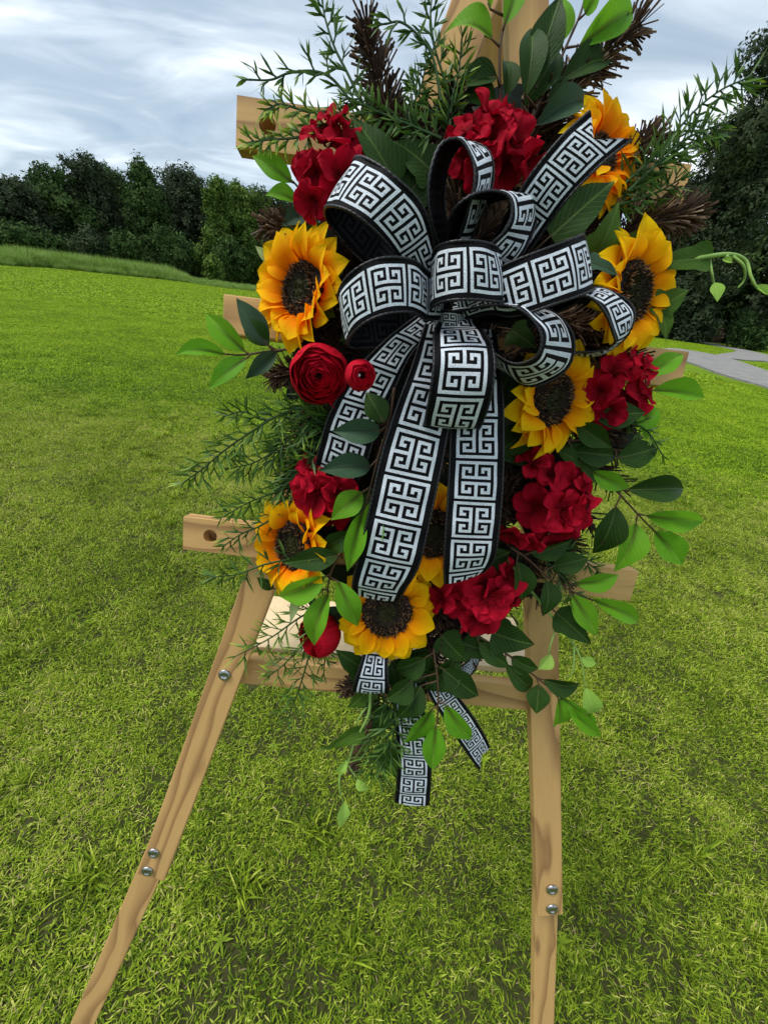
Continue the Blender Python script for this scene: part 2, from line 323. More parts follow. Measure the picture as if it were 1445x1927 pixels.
def road_mat():
    m, t, b, o = newmat('worn_asphalt'); g = geo_pos(t)
    c = ramp(t, noise(t, 1.6, 6, 0.7, g, 0.3), [(0.3, (0.13, 0.12, 0.11)), (0.55, (0.21, 0.20, 0.18)), (0.72, (0.34, 0.32, 0.28))])
    L(t, mixc(t, 0.35, c, ramp(t, noise(t, 60, 2, 0.8, g), [(0.3, (0.07, 0.07, 0.07)), (0.7, (0.4, 0.39, 0.37))])), b.inputs['Base Color']); b.inputs['Roughness'].default_value = 0.85; bump(t, b, noise(t, 50, 3, 0.7, g), 0.5, 0.01); return m
RM = road_mat()
def gp(l): return [G(x, y, .07)[:2] for x, y in l]
sheet('driveway', crom_pts := [v[:2] for v in crom([(*p, 0) for p in gp([(1225, 660), (1262, 655), (1316, 662), (1372, 674), (1445, 698), (1560, 738), (1700, 800)])], 40)] +
      [v[:2] for v in crom([(*p, 0) for p in gp([(1690, 850), (1560, 776), (1445, 729), (1354, 702), (1293, 680), (1240, 668)])], 40)], 0.074, RM)
sheet('side_road', [v[:2] for v in crom([(*p, 0) for p in gp([(1225, 629), (1262, 633), (1334, 645), (1392, 656), (1450, 669), (1560, 700)])], 30)] +
      [v[:2] for v in crom([(*p, 0) for p in gp([(1560, 712), (1450, 681), (1400, 677), (1345, 668.5), (1384, 661), (1372, 655.5), (1334, 648), (1262, 635.2), (1225, 631)])], 40)], 0.070, RM)

# ------------------------------------------------------------------ grass (stuff)
def grass_mat(name, stops, tr=0.25, straw=0.0):
    m, t, b, o = newmat(name); g = geo_pos(t); k = tint_at(t)
    big = noise(t, 0.9, 4, 0.65, g); sm_ = noise(t, 5.5, 3, 0.6, g)
    kk = math_(t, 'ADD', math_(t, 'MULTIPLY', k, 0.62), math_(t, 'ADD', math_(t, 'MULTIPLY', math_(t, 'SUBTRACT', big, 0.5), 0.9), math_(t, 'MULTIPLY', math_(t, 'SUBTRACT', sm_, 0.5), 0.55)))
    dry = math_(t, 'MULTIPLY', ramp_f(t, noise(t, 1.7, 4, 0.7, g), 0.58, 0.72), -0.24)
    dd = N(t, 'ShaderNodeVectorMath', operation='LENGTH'); L(t, g, dd.inputs[0]); far = ramp_f(t, dd.outputs['Value'], 1.6, 4.6) if name == 'lawn_blade' else ramp_f(t, dd.outputs['Value'], 4.0, 11.0)
    kk = math_(t, 'ADD', kk, math_(t, 'MULTIPLY', far, 0.10)) if name == 'lawn_blade' else math_(t, 'SUBTRACT', kk, math_(t, 'MULTIPLY', math_(t, 'SUBTRACT', 1.0, far), 0.20)) if name == 'lawn_blade_far' else kk
    c = ramp(t, math_(t, 'ADD', math_(t, 'ADD', kk, dry if name == 'lawn_blade' else math_(t, 'MULTIPLY', dry, 0.5)), 0.19), stops); L(t, c, b.inputs['Base Color']); b.inputs['Roughness'].default_value = 0.6; b.inputs['Specular IOR Level'].default_value = 0.10
    translucent(t, b, o, c, tr); return m
GNEAR = grass_mat('lawn_blade', [(0.0, (0.075, 0.048, 0.022)), (0.12, (0.050, 0.075, 0.014)), (0.30, (0.095, 0.165, 0.010)), (0.52, (0.235, 0.33, 0.020)), (0.72, (0.36, 0.47, 0.036)), (0.92, (0.62, 0.61, 0.15)), (1.0, (0.40, 0.32, 0.16))])
GFAR = grass_mat('lawn_blade_far', [(0.0, (0.07, 0.13, 0.010)), (0.3, (0.15, 0.265, 0.010)), (0.55, (0.255, 0.40, 0.013)), (0.8, (0.39, 0.51, 0.025)), (1.0, (0.35, 0.41, 0.05))])
GTALL = grass_mat('tall_grass_blade', [(0.0, (0.10, 0.18, 0.03)), (0.4, (0.19, 0.32, 0.05)), (0.7, (0.32, 0.44, 0.11)), (1.0, (0.5, 0.55, 0.28))])
def blades(n, size, hmin, hmax, wmin, wmax, lean, seed, segs=2, clump=0):
    rg = np.random.RandomState(seed)
    if clump:
        cc = rg.uniform(-size / 2, size / 2, (clump, 2)); idx = rg.randint(0, clump, n); base = cc[idx] + rg.normal(0, size * 0.045, (n, 2))
    else: base = rg.uniform(-size / 2, size / 2, (n, 2))
    a = rg.uniform(0, 2 * PI, n); h = rg.uniform(hmin, hmax, n); w = rg.uniform(wmin, wmax, n) / 2; ln = rg.uniform(*lean, n); tw = a + rg.uniform(-.6, .6, n) + PI / 2
    d = np.stack([np.cos(a), np.sin(a)], 1); wv = np.stack([np.cos(tw), np.sin(tw)], 1) * w[:, None]
    s, c = np.sin(ln), np.cos(ln); s2, c2 = np.sin(ln * 1.45 + .12), np.cos(ln * 1.45 + .12)
    V = np.zeros((n, 5, 3)); b0 = base; b1 = base + d * (s * h * .55)[:, None]; b2 = b1 + d * (s2 * h * .5)[:, None]
    z1 = c * h * .55; z2 = z1 + c2 * h * .5
    V[:, 0, :2] = b0 - wv * .7; V[:, 1, :2] = b0 + wv * .7; V[:, 2, :2] = b1 + wv; V[:, 3, :2] = b1 - wv; V[:, 4, :2] = b2
    V[:, 2, 2] = V[:, 3, 2] = z1; V[:, 4, 2] = np.maximum(z2, 0.004)
    i = np.arange(n)[:, None] * 5
    fs = [tuple(x) for x in (i + np.array([[0, 1, 2, 3]]))] + [tuple(x) for x in (i + np.array([[3, 2, 4]]))]
    tn = np.clip(rg.normal(0.48, 0.34, n), 0, 1.15); straw = rg.rand(n) < 0.018; tn[straw] = 1.6
    return V.reshape(-1, 3), fs, np.repeat(tn, 5)
def scatter(name, pts, rot, scl, sources, label_kind='stuff'):
    """one object: points carrying instances of the source patches"""
    coll = bpy.data.collections.new(name + '_sources')
    for me in sources:
        coll.objects.link(bpy.data.objects.new(me.name, me))
    me = bpy.data.meshes.new(name); me.from_pydata([tuple(p) for p in pts], [], [])
    for nm, dat in (('rot', rot), ('scl', scl)):
        at = me.attributes.new(nm, 'FLOAT', 'POINT'); at.data.foreach_set('value', np.asarray(dat, dtype=np.float32))
    o = link(name, me); o['kind'] = label_kind
    ng = bpy.data.node_groups.new(name, 'GeometryNodeTree')
    ng.interface.new_socket('Geometry', in_out='INPUT', socket_type='NodeSocketGeometry'); ng.interface.new_socket('Geometry', in_out='OUTPUT', socket_type='NodeSocketGeometry')
    gi = ng.nodes.new('NodeGroupInput'); go = ng.nodes.new('NodeGroupOutput'); ip = ng.nodes.new('GeometryNodeInstanceOnPoints')
    ci = ng.nodes.new('GeometryNodeCollectionInfo'); ci.inputs['Collection'].default_value = coll; ci.inputs['Separate Children'].default_value = True
    ra = ng.nodes.new('GeometryNodeInputNamedAttribute'); ra.data_type = 'FLOAT'; ra.inputs['Name'].default_value = 'rot'
    sa = ng.nodes.new('GeometryNodeInputNamedAttribute'); sa.data_type = 'FLOAT'; sa.inputs['Name'].default_value = 'scl'
    cxyz = ng.nodes.new('ShaderNodeCombineXYZ'); ng.links.new(ra.outputs['Attribute'], cxyz.inputs['Z'])
    ng.links.new(gi.outputs[0], ip.inputs['Points']); ng.links.new(ci.outputs[0], ip.inputs['Instance']); ip.inputs['Pick Instance'].default_value = True
    ng.links.new(cxyz.outputs[0], ip.inputs['Rotation']); ng.links.new(sa.outputs['Attribute'], ip.inputs['Scale']); ng.links.new(ip.outputs[0], go.inputs[0])
    md = o.modifiers.new('scatter', 'NODES'); md.node_group = ng; return o
def on_road(x, y):
    # keep blades off the driveway: test in the road polygons
    return inside(x, y, ROADS[0]) or inside(x, y, ROADS[1])
def inside(x, y, poly):
    c = False; j = len(poly) - 1
    for i in range(len(poly)):
        xi, yi = poly[i]; xj, yj = poly[j]
        if (yi > y) != (yj > y) and x < (xj - xi) * (y - yi) / (yj - yi) + xi: c = not c
        j = i
    return c
ROADS = [gp([(1225, 660), (1262, 655), (1316, 662), (1372, 674), (1445, 698), (1560, 738), (1700, 800), (1690, 850), (1560, 776), (1445, 729), (1354, 702), (1293, 680), (1240, 668)]),
         gp([(1225, 629), (1262, 633), (1334, 645), (1392, 656), (1450, 669), (1560, 700), (1560, 712), (1450, 681), (1400, 677), (1345, 668.5), (1384, 661), (1372, 655.5), (1334, 648), (1262, 635.2), (1225, 631)])]
rg = np.random.RandomState(7)
def grid_points(y0, y1, step, jit, xlim):
    pts = []
    y = y0
    while y < y1:
        xm = xlim(y); x = -xm
        while x < xm:
            px_, py_ = x + rg.uniform(-jit, jit), y + rg.uniform(-jit, jit)
            pts.append((px_, py_, 0.0)); x += step
        y += step
    return pts
def patch(name, mat, *a, **k):
    v, f, tn = blades(*a, **k); return mesh(name, v, f, [mat], smooth=False, attr=tn)
near = [patch('turf', GNEAR, 1500, 0.36, 0.014, 0.036, 0.0026, 0.0048, (0.45, 1.4), s) for s in (1, 2, 3)] + [patch('turf', GNEAR, 1300, 0.36, 0.016, 0.044, 0.0028, 0.0056, (0.35, 1.3), 5)]
pts = grid_points(-0.9, 4.6, 0.19, 0.05, lambda y: 2.4 + 1.35 * max(y, 0))
scatter('lawn_grass', pts, rg.uniform(0, 6.28, len(pts)), rg.uniform(0.6, 0.9, len(pts)), near)
tuft = [patch('tuft', GNEAR, 46, 0.05, 0.05, 0.095, 0.003, 0.0058, (0.25, 1.05), s) for s in (11, 12)]
pts = [(rg.uniform(-3, 3.2), rg.uniform(-0.3, 4.0), 0) for _ in range(150)]
scatter('coarse_grass_tufts', pts, rg.uniform(0, 6.28, len(pts)), rg.uniform(0.6, 1.1, len(pts)), tuft)
def weed_me(seed):
    rg2 = random.Random(seed); g = Geo()
    for k in range(rg2.randint(7, 11)):
        a = k * 2.4 + rg2.uniform(-.3, .3); el = rg2.uniform(.15, .7); d_ = Vector((math.cos(a) * math.cos(el), math.sin(a) * math.cos(el), math.sin(el))); w_ = Vector((-math.sin(a), math.cos(a), 0)); g.blade(Vector((0, 0, .004)), d_, w_, rg2.uniform(.014, .030), rg2.uniform(.004, .007), .35, rg2.uniform(.5, .75), -.25)
    return g.mesh('weed', [GNEAR], False)
pts = [(rg.uniform(-3, 3.4), rg.uniform(-0.3, 4.0), 0.006) for _ in range(170)]
scatter('broad_leaved_weeds', pts, rg.uniform(0, 6.28, len(pts)), rg.uniform(0.6, 1.2, len(pts)), [weed_me(q) for q in (1, 2, 3)])
midp = [patch('turf_mid', GFAR, 5200, 1.1, 0.02, 0.042, 0.006, 0.011, (0.5, 1.3), s) for s in (21, 22)]
pts = grid_points(4.2, 15, 0.8, 0.1, lambda y: 3.0 + 1.5 * y)
scatter('lawn_grass_middle', pts, rg.uniform(0, 6.28, len(pts)), rg.uniform(0.85, 1.1, len(pts)), midp)
farp = [patch('turf_far', GFAR, 4200, 4.2, 0.03, 0.065, 0.03, 0.07, (0.6, 1.35), s) for s in (31, 32)]
pts = [p for p in grid_points(15, 78, 3.2, 0.3, lambda y: 5 + 1.6 * y) if not any(on_road(p[0] + a, p[1] + b) for a in (-2, 0, 2) for b in (-2, 0, 2))]
pts2 = [p for p in grid_points(24, 62, 0.8, 0.2, lambda y: 1.15 * y) if p[0] > 15 and not any(on_road(p[0] + a, p[1] + b) for a in (-.5, 0, .5) for b in (-.5, 0, .5))]
scatter('lawn_grass_far', pts, rg.uniform(0, 6.28, len(pts)), rg.uniform(0.85, 1.1, len(pts)), farp)
far2 = [patch('turf_verge', GFAR, 260, 1.0, 0.03, 0.06, 0.02, 0.05, (0.6, 1.35), 33)]
scatter('lawn_grass_verge', pts2, rg.uniform(0, 6.28, len(pts2)), rg.uniform(0.85, 1.1, len(pts2)), far2)
# tall unmown grass along the left edge of the lawn
tallp = [patch('tall_clump', GTALL, 340, 0.9, 0.35, 1.25, 0.014, 0.03, (0.12, 0.85), s) for s in (41, 42, 43)]
edge = crom([G(x, y + 2) for x, y in ((-160, 478), (0, 497), (87, 502), (203, 514), (320, 526), (420, 540), (560, 556), (700, 572))], 160)
pts = []; scl = []
for i, p in enumerate(edge):
    f = i / len(edge); back = p.copy(); back.z = 0; n_ = back.normalized()
    for k in range(9):
        q = back + n_ * (0.3 + k * 0.75 + rg.uniform(-.3, .3)); pts.append((q.x, q.y, 0)); hfac = 1.0 if f < 0.56 else max(0.42, 1 - (f - 0.56) * 8)
        scl.append(hfac * (0.5 if k == 0 else 0.72 if k == 1 else 1.0) * rg.uniform(0.55, 1.2))
scatter('tall_grass', pts, rg.uniform(0, 6.28, len(pts)), scl, tallp)

# ------------------------------------------------------------------ trees
BARK = plain('grey_bark', (0.05, 0.042, 0.033), 0.9)
def crown_mat(name, dark, light):
    m, t, b, o = newmat(name); k = tint_at(t); g = geo_pos(t)
    c = ramp(t, math_(t, 'ADD', k, math_(t, 'MULTIPLY', math_(t, 'SUBTRACT', noise(t, 0.5, 3, 0.6, g), 0.5), 0.9)), [(0.1, dark), (0.9, light)]); L(t, c, b.inputs['Base Color']); b.inputs['Roughness'].default_value = 0.9; b.inputs['Specular IOR Level'].default_value = 0.08
    translucent(t, b, o, c, 0.2); return m
CRG = crown_mat('deep_green_crown', (0.020, 0.046, 0.014), (0.100, 0.165, 0.048))
CRD = crown_mat('grey_green_crown', (0.020, 0.036, 0.018), (0.090, 0.120, 0.060))
CRL = crown_mat('bright_green_crown', (0.040, 0.085, 0.018), (0.175, 0.26, 0.052))
CRB = crown_mat('dead_brush', (0.09, 0.06, 0.04), (0.28, 0.20, 0.14))
def leaf_cloud(rng, lobes, n, size, zmin):
    """leaf quads through the outer part of every lobe, arranged in small clumps"""
    V = []; T = []
    wts = np.array([l[3] ** 2 for l in lobes]); wts = wts / wts.sum(); cnt = rng.multinomial(n, wts)
    for (lx, ly, lz, lr, sq), c in zip(lobes, cnt):
        ncl = max(6, c // 14); d = rng.normal(0, 1, (ncl, 3)); d /= np.linalg.norm(d, axis=1)[:, None]
        rr = lr * (1 - np.abs(rng.normal(0, 0.20, ncl))) * rng.uniform(0.82, 1.10, ncl)
        cp = d * rr[:, None] * np.array([1, 1, sq]) + np.array([lx, ly, lz]); id_ = rng.randint(0, ncl, c)
        p = cp[id_] + rng.normal(0, size * 1.15, (c, 3)); nb = d[id_] * 1.0 + np.array([0, 0, .35]) + rng.normal(0, 0.45, (c, 3)); nb /= np.linalg.norm(nb, axis=1)[:, None]
        u = np.cross(nb, rng.normal(0, 1, (c, 3))); u /= np.linalg.norm(u, axis=1)[:, None]; w = np.cross(nb, u)
        s = size * rng.uniform(0.55, 1.25, c)[:, None]
        q = np.stack([p - u * s, p - w * s * .45, p + u * s, p + w * s * .45], 1); q[:, :, 2] = np.maximum(q[:, :, 2], zmin)
        V.append(q.reshape(-1, 3)); tn = np.clip(rng.uniform(.1, .9, ncl)[id_] * .6 + rng.uniform(0, .25, c), 0, 1); T.append(np.repeat(tn, 4))
    V = np.concatenate(V); T = np.concatenate(T); k = np.arange(len(V) // 4)[:, None] * 4 + np.array([[0, 1, 2, 3]])
    return V, k, T
def tree(px, ptop, wpx, D, label, mat, n=7000, size=0.26, seed=0, skirt=0.08, kind='round', group='trees of the wood beyond the lawn', cat='tree', name='broadleaf_tree'):
    rng = np.random.RandomState(seed); top = WD(px, ptop, D); base = Vector((top.x, top.y, 0)); H = top.z
    rad = 0.5 * (WD(px + wpx / 2, 470, D) - WD(px - wpx / 2, 470, D)).length
    lobes = []
    nl = 16 if kind == 'round' else 13
    for i in range(nl):
        f = (i + 0.5) / nl; z = H * (skirt + (0.93 - skirt) * f)
        prof = math.sqrt(max(0.12, 1 - ((f - .48) / .58) ** 2)) if kind == 'round' else (1.05 - f) ** 0.75
        for j in range(3 if kind == 'cone' else 4):
            a = rng.uniform(0, 2 * PI); r = rad * prof * rng.uniform(0.2, 0.80); lr = rad * rng.uniform(0.22, 0.46) * (0.75 + 0.4 * prof) * (0.85 if f > .8 else 1)
            lobes.append((r * math.cos(a), r * math.sin(a), min(z + rng.uniform(-.05, .05) * H, H - lr * .8), lr, 0.8))
    V, F, T = leaf_cloud(rng, lobes, n, size, 0.05)
    t = thing(name, label, cat, base, group)
    g = Geo(); tr = max(0.10, H * 0.015)
    g.tube([Vector((0, 0, -.1)), Vector((0.05 * tr, 0, H * .3)), Vector((.4 * tr, .3 * tr, H * .62)), Vector((0, 0, H * .86))], tr * 1.3, tr * .25, 8)
    link('trunk', g.mesh('trunk', [BARK]), t, Matrix.Translation(base))
    for j in range(5):
        l = lobes[rng.randint(0, len(lobes))]; g = Geo(); z0 = H * rng.uniform(.2, .55)
        g.tube([Vector((0, 0, z0)), Vector((l[0] * .5, l[1] * .5, z0 + (l[2] - z0) * .4)), Vector((l[0], l[1], max(l[2], z0)))], tr * .55, tr * .12, 6)
        link('limb', g.mesh('limb', [BARK]), t, Matrix.Translation(base))
    link('crown', mesh('crown', V, [tuple(x) for x in F], [mat], smooth=False, attr=T), t, Matrix.Translation(base))
    return t
sidx = 100
TREES = [
 (-290, 318, 260, 46, 'dark tree of the wood outside the left frame edge', CRG, 'round'), (-480, 330, 320, 46, 'farthest left dark tree of the wood outside the frame', CRD, 'round'), # px, top, width, D, label, mat
 (-150, 330, 260, 46, 'dark tree at the far left end of the wood, half cut by the frame', CRD, 'round'),
 (20, 333, 175, 47, 'low rounded dark tree at the left edge of the frame behind the tall grass', CRD, 'round'),
 (92, 306, 140, 49, 'dark grey green tree just left of the highest crown of the wood', CRG, 'round'),
 (150, 284, 135, 50, 'highest dark crown of the wood on the left', CRD, 'round'),
 (208, 304, 120, 53, 'tree filling the dip right of the highest crown', CRG, 'round'),
 (262, 288, 135, 48, 'pointed deep green tree in the middle of the wood', CRG, 'cone'),
 (322, 300, 150, 52, 'broad grey green tree between the pointed tree and the brighter one', CRD, 'round'),
 (362, 322, 110, 54, 'small dark tree behind the brighter green tree', CRD, 'round'),
 (405, 322, 105, 46, 'brighter green pointed tree left of the uppermost sunflower side of the easel', CRL, 'cone'),
 (450, 330, 120, 48, 'mid green tree right of the brighter pointed tree', CRL, 'round'),
 (502, 350, 120, 51, 'dark tree whose top shows beside the pale leaves of the swag', CRD, 'round'),
 (570, 368, 150, 52, 'dark tree behind the left side of the swag', CRG, 'round'),
]
for i, (px, tp, w, D, lb, m_, kd) in enumerate(TREES):
    D *= 1.3
    tree(px, tp, w, D, lb, m_, 26000, 0.19, 200 + i, 0.0, kd)
for i, px in enumerate((-60, 40, 120, 190, 250, 310, 370, 430, 490)):
    tree(px, 345 + max(0, px) * .03, 170, 82, 'tree deep in the wood ' + ('at the left frame edge', 'behind the low rounded tree', 'left of the highest crown', 'behind the dip beside the highest crown', 'behind the pointed tree', 'behind the broad grey green tree', 'behind the small dark tree', 'behind the mid green tree', 'behind the dark tree by the swag')[i], CRD, 7000, 0.42, 320 + i, 0.0, 'round')
for i, px in enumerate((660, 780, 900, 1030, 1150)):
    tree(px, 400 + i * 24, 170, 75, 'tree of the wood hidden behind the flower swag', CRG, 4000, 0.4, 300 + i, 0.0, 'round')
# bushes in front of the wood
def bush(px, ptop, w, D, label, mat, n, seed, size=0.16):
    rng = np.random.RandomState(seed); top = WD(px, ptop, D); base = Vector((top.x, top.y, 0)); H = max(top.z, .5)
    rad = 0.5 * (WD(px + w / 2, ptop, D) - WD(px - w / 2, ptop, D)).length
    lobes = [(rng.uniform(-.55, .55) * rad, rng.uniform(-.5, .5) * rad, H * rng.uniform(.2, .74), rad * rng.uniform(.28, .45), min(1.0, H * .3 / (rad * .4))) for _ in range(9)]
    V, F, T = leaf_cloud(rng, lobes, n, size, 0.03); t = thing('bush', label, 'bush', base, 'bushes at the foot of the trees')
    g = Geo()
    for k in range(5):
        a = k * 1.3; g.tube([Vector((0, 0, -.05)), Vector((math.cos(a) * rad * .3, math.sin(a) * rad * .3, H * .55))], .04, .015, 5)
    link('stems', g.mesh('stems', [BARK]), t, Matrix.Translation(base)); link('foliage', mesh('foliage', V, [tuple(x) for x in F], [mat], smooth=False, attr=T), t, Matrix.Translation(base))
for i, a in enumerate([
 (60, 420, 150, 44, 'low dark bush under the trees at the left edge of the frame', CRG, 3000), (160, 415, 130, 44, 'dark bush below the highest crown of the wood', CRD, 3000),
 (230, 430, 110, 43, 'dark bush standing at the end of the tall grass bank', CRG, 2500), (335, 405, 110, 42, 'feathery mid green bush left of the brighter pointed tree', CRG, 3500),
 (395, 480, 60, 41, 'small pale green shrub at the lawn edge beside the mid green bush', CRL, 1500), (440, 430, 100, 43, 'dark bush below the brighter trees next to the swag', CRG, 2500),
 (520, 450, 110, 44, 'dark bush partly hidden by the left middle sunflower', CRG, 2500)]): bush(a[0], a[1], a[2], a[3] * 1.3, *a[4:], 400 + i, .2)
# right-hand side: big tree, wood behind, bushes and dead brush
tree(1545, 0, 320, 70, 'very tall dark tree filling the right edge of the frame', CRD, 70000, 0.24, 501, 0.0, 'round', group=None)
tree(1402, 205, 225, 74, 'shorter dark tree standing left of the very tall tree', CRD, 34000, 0.22, 507, 0.0, 'round', group=None)
tree(1335, 430, 150, 88, 'low dark tree behind the green tendril of the vine', CRG, 9000, 0.38, 502, 0.03, 'round', group=None)
tree(1420, 440, 150, 91, 'dark tree at the right frame edge behind the tall tree', CRG, 7000, 0.48, 503, 0.03, 'round', group=None)
tree(1455, 250, 230, 105, 'dark tree seen between the two tallest trees on the right', CRG, 9000, 0.48, 508, 0.0, 'round', group=None)
tree(1265, 490, 120, 98, 'dark tree just right of the sunflower on the right', CRG, 5000, 0.48, 504, 0.03, 'round', group=None)
tree(1520, 400, 200, 94, 'dark tree beyond the right frame edge', CRG, 5000, 0.56, 505, 0.03, 'round', group=None)
tree(1610, 330, 260, 88, 'broad dark tree out past the right frame edge', CRD, 5000, 0.56, 506, 0.03, 'round', group=None)
for i, a in enumerate([
 (1290, 560, 85, 50, 'mid green bush above the dead brush by the side road', CRL, 3000), (1345, 575, 70, 50, 'dark bush between the two greener bushes on the right', CRG, 2500),
 (1408, 570, 85, 44, 'rounded mid green bush beside the side road at the right edge', CRG, 3500), (1460, 590, 90, 45, 'dark bush cut by the right frame edge', CRG, 2500),
 (1310, 608, 70, 56, 'low patch of pink brown dead brush beside the side road', CRB, 1800), (1350, 620, 50, 54, 'second low patch of dead brush left of the rounded bush', CRB, 1200)]): bush(a[0], a[1], a[2], a[3] * 1.6, *a[4:], 600 + i, .26)

# ------------------------------------------------------------------ easel
import bmesh
def box_me(name, Lx, w, th, mats, bev=0.0015):
    bm = bmesh.new(); bmesh.ops.create_cube(bm, size=1.0)
    for v in bm.verts: v.co = Vector((v.co.x * Lx, v.co.y * w, v.co.z * th))
    bmesh.ops.bevel(bm, geom=list(bm.edges), offset=bev, segments=2, affect='EDGES', profile=0.6)
    me = bpy.data.meshes.new(name); bm.to_mesh(me); bm.free()
    for m in mats: me.materials.append(m)
    return me
def hole_bar(name, Lx, w, th, hx, hr, mats):
    """bar from x=0 to Lx with a drilled hole at x=hx"""
    n = 24; vs = []; fs = []; h2 = w / 2
    cir = [(hx + hr * math.cos(2 * PI * k / n), hr * math.sin(2 * PI * k / n)) for k in range(n)]
    per = []
    for k in range(n):
        a = 2 * PI * k / n; c, s = math.cos(a), math.sin(a); f = 1 / max(abs(c) / hx, abs(s) / h2); per.append((hx + c * f, s * f))
    # snap to the four corners
    for cxn, cyn in ((0, -h2), (0, h2), (2 * hx, -h2), (2 * hx, h2)):
        k = min(range(n), key=lambda q: (per[q][0] - cxn) ** 2 + (per[q][1] - cyn) ** 2); per[k] = (cxn, cyn)
    for z in (th / 2, -th / 2):
        vs += [(x, y, z) for x, y in cir] + [(x, y, z) for x, y in per]
    for k in range(n):
        k2 = (k + 1) % n
        fs += [(k, n + k, n + k2, k2), (2 * n + k2, 3 * n + k2, 3 * n + k, 2 * n + k), (k, k2, 2 * n + k2, 2 * n + k)]
        if not (abs(per[k][0] - 2 * hx) < 1e-7 and abs(per[k2][0] - 2 * hx) < 1e-7): fs.append((n + k, 3 * n + k, 3 * n + k2, n + k2))
    b = len(vs); x0 = 2 * hx
    vs += [(x0, -h2, th / 2), (x0, h2, th / 2), (x0, h2, -th / 2), (x0, -h2, -th / 2), (Lx, -h2, th / 2), (Lx, h2, th / 2), (Lx, h2, -th / 2), (Lx, -h2, -th / 2)]
    fs += [(b, b + 4, b + 5, b + 1), (b + 1, b + 5, b + 6, b + 2), (b + 2, b + 6, b + 7, b + 3), (b + 3, b + 7, b + 4, b), (b + 4, b + 7, b + 6, b + 5)]
    fs.append(tuple(2 * n + k for k in range(n))[::-1])
    me = mesh(name, vs, fs, mats, smooth=False); bm = bmesh.new(); bm.from_mesh(me); bmesh.ops.remove_doubles(bm, verts=bm.verts, dist=1e-6); bmesh.ops.recalc_face_normals(bm, faces=bm.faces); bm.to_mesh(me); bm.free(); return me
easel = thing('easel', 'pine easel', 'easel', Vector((P(760, 1300).x, P(760, 1300).y + .1, 0)))
easel['label'] = 'pine wood A-frame easel with silver bolt heads standing on the lawn behind the swag'
LW, TH = 0.043, 0.018
def board(name, a, b, w, d, th=TH, mats=None, nrm=None):
    x = (b - a); c = (a + b) / 2 - (nrm or eN).normalized() * (th / 2)
    return link(name, box_me(name, x.length, w, th, mats or [WOOD]), easel, frame(c, x, nrm or eN))
def to_ground(a, b):
    d = b - a; return a + d * ((0.002 - a.z) / d.z)
lt, lb = P(1018, -338, 0), P(284, 1652, 0)
board('leg', lt, lb, LW, 0)
rtp, rb = P(986, -320, -0.0195), P(1035, 1724, -0.002)
board('leg', rtp, rb, LW, 0)
board('leg_extension', P(311, 1575, -TH - .001), to_ground(P(311, 1575, -TH - .001), P(156, 1927, -TH - .001)), LW * .93, 0)
board('leg_extension', P(1031, 1608, -TH - .004), to_ground(P(1031, 1608, -TH - .004), P(1023, 1927, -TH - .004)), LW * .93, 0)
ra, rf = P(968, -270, -0.045), G(800, 1195); rf.z = 0.002
board('rear_leg', ra, rf, LW, 0, nrm=(nh + Vector((0, 0, .5))))
def crossbar(xl, yl0, yl1, xr, yr0, yr1, d, hole=None):
    a0, a1, b0, b1 = P(xl, yl0, d), P(xl, yl1, d), P(xr, yr0, d), P(xr, yr1, d)
    a, b = (a0 + a1) / 2, (b0 + b1) / 2; w = 0.5 * ((a1 - a0).length + (b1 - b0).length); x = b - a
    if hole is None:
        me = box_me('crossbar', x.length, w, TH, [WOOD]); o = link('crossbar', me, easel, frame((a + b) / 2 - eN * TH / 2, x, eN))
    else:
        hx = (P(*hole, d) - a).dot(x.normalized()); o = link('crossbar', hole_bar('crossbar', x.length, w, TH, hx, 0.0082, [WOOD]), easel, frame(a - eN * TH / 2, x, eN))
    return w
w1 = crossbar(445, 177, 276, 1290, 311, 396, 0.0195, (504, 228))
w2 = crossbar(420, 550, 630, 1288, 664, 728, 0.0195)
w3 = crossbar(345, 974, 1032, 1193, 1074, 1132, 0.0195, (396, 1003))
# tray: lip board and pale shelf
tl0, tl1, tr0, tr1 = P(432, 1239, -.022), P(430, 1282, -.022), P(1012, 1292, -.022), P(1012, 1341, -.022)
lw = 0.5 * ((tl1 - tl0).length + (tr1 - tr0).length); am, bm_ = (tl0 + tl1) / 2, (tr0 + tr1) / 2
link('tray_lip', box_me('tray_lip', (bm_ - am).length, lw, TH, [WOOD]), easel, frame((am + bm_) / 2 - eN * TH / 2, bm_ - am, eN))
zt = tl0.z + .001; bk = G(525, 1126, zt); dep = (bk - tl0).dot(-nh)
Lx = (tr0 - tl0).dot(eR)
cen = tl0 + eR * (Lx / 2) - nh * (dep / 2 + .0) ; cen.z = zt - .006
SH = dep
link('tray_shelf', box_me('tray_shelf', Lx, SH - .019, .012, [PLY]), easel, frame(cen - nh * .0145, eR, Vector((0, 0, 1))))
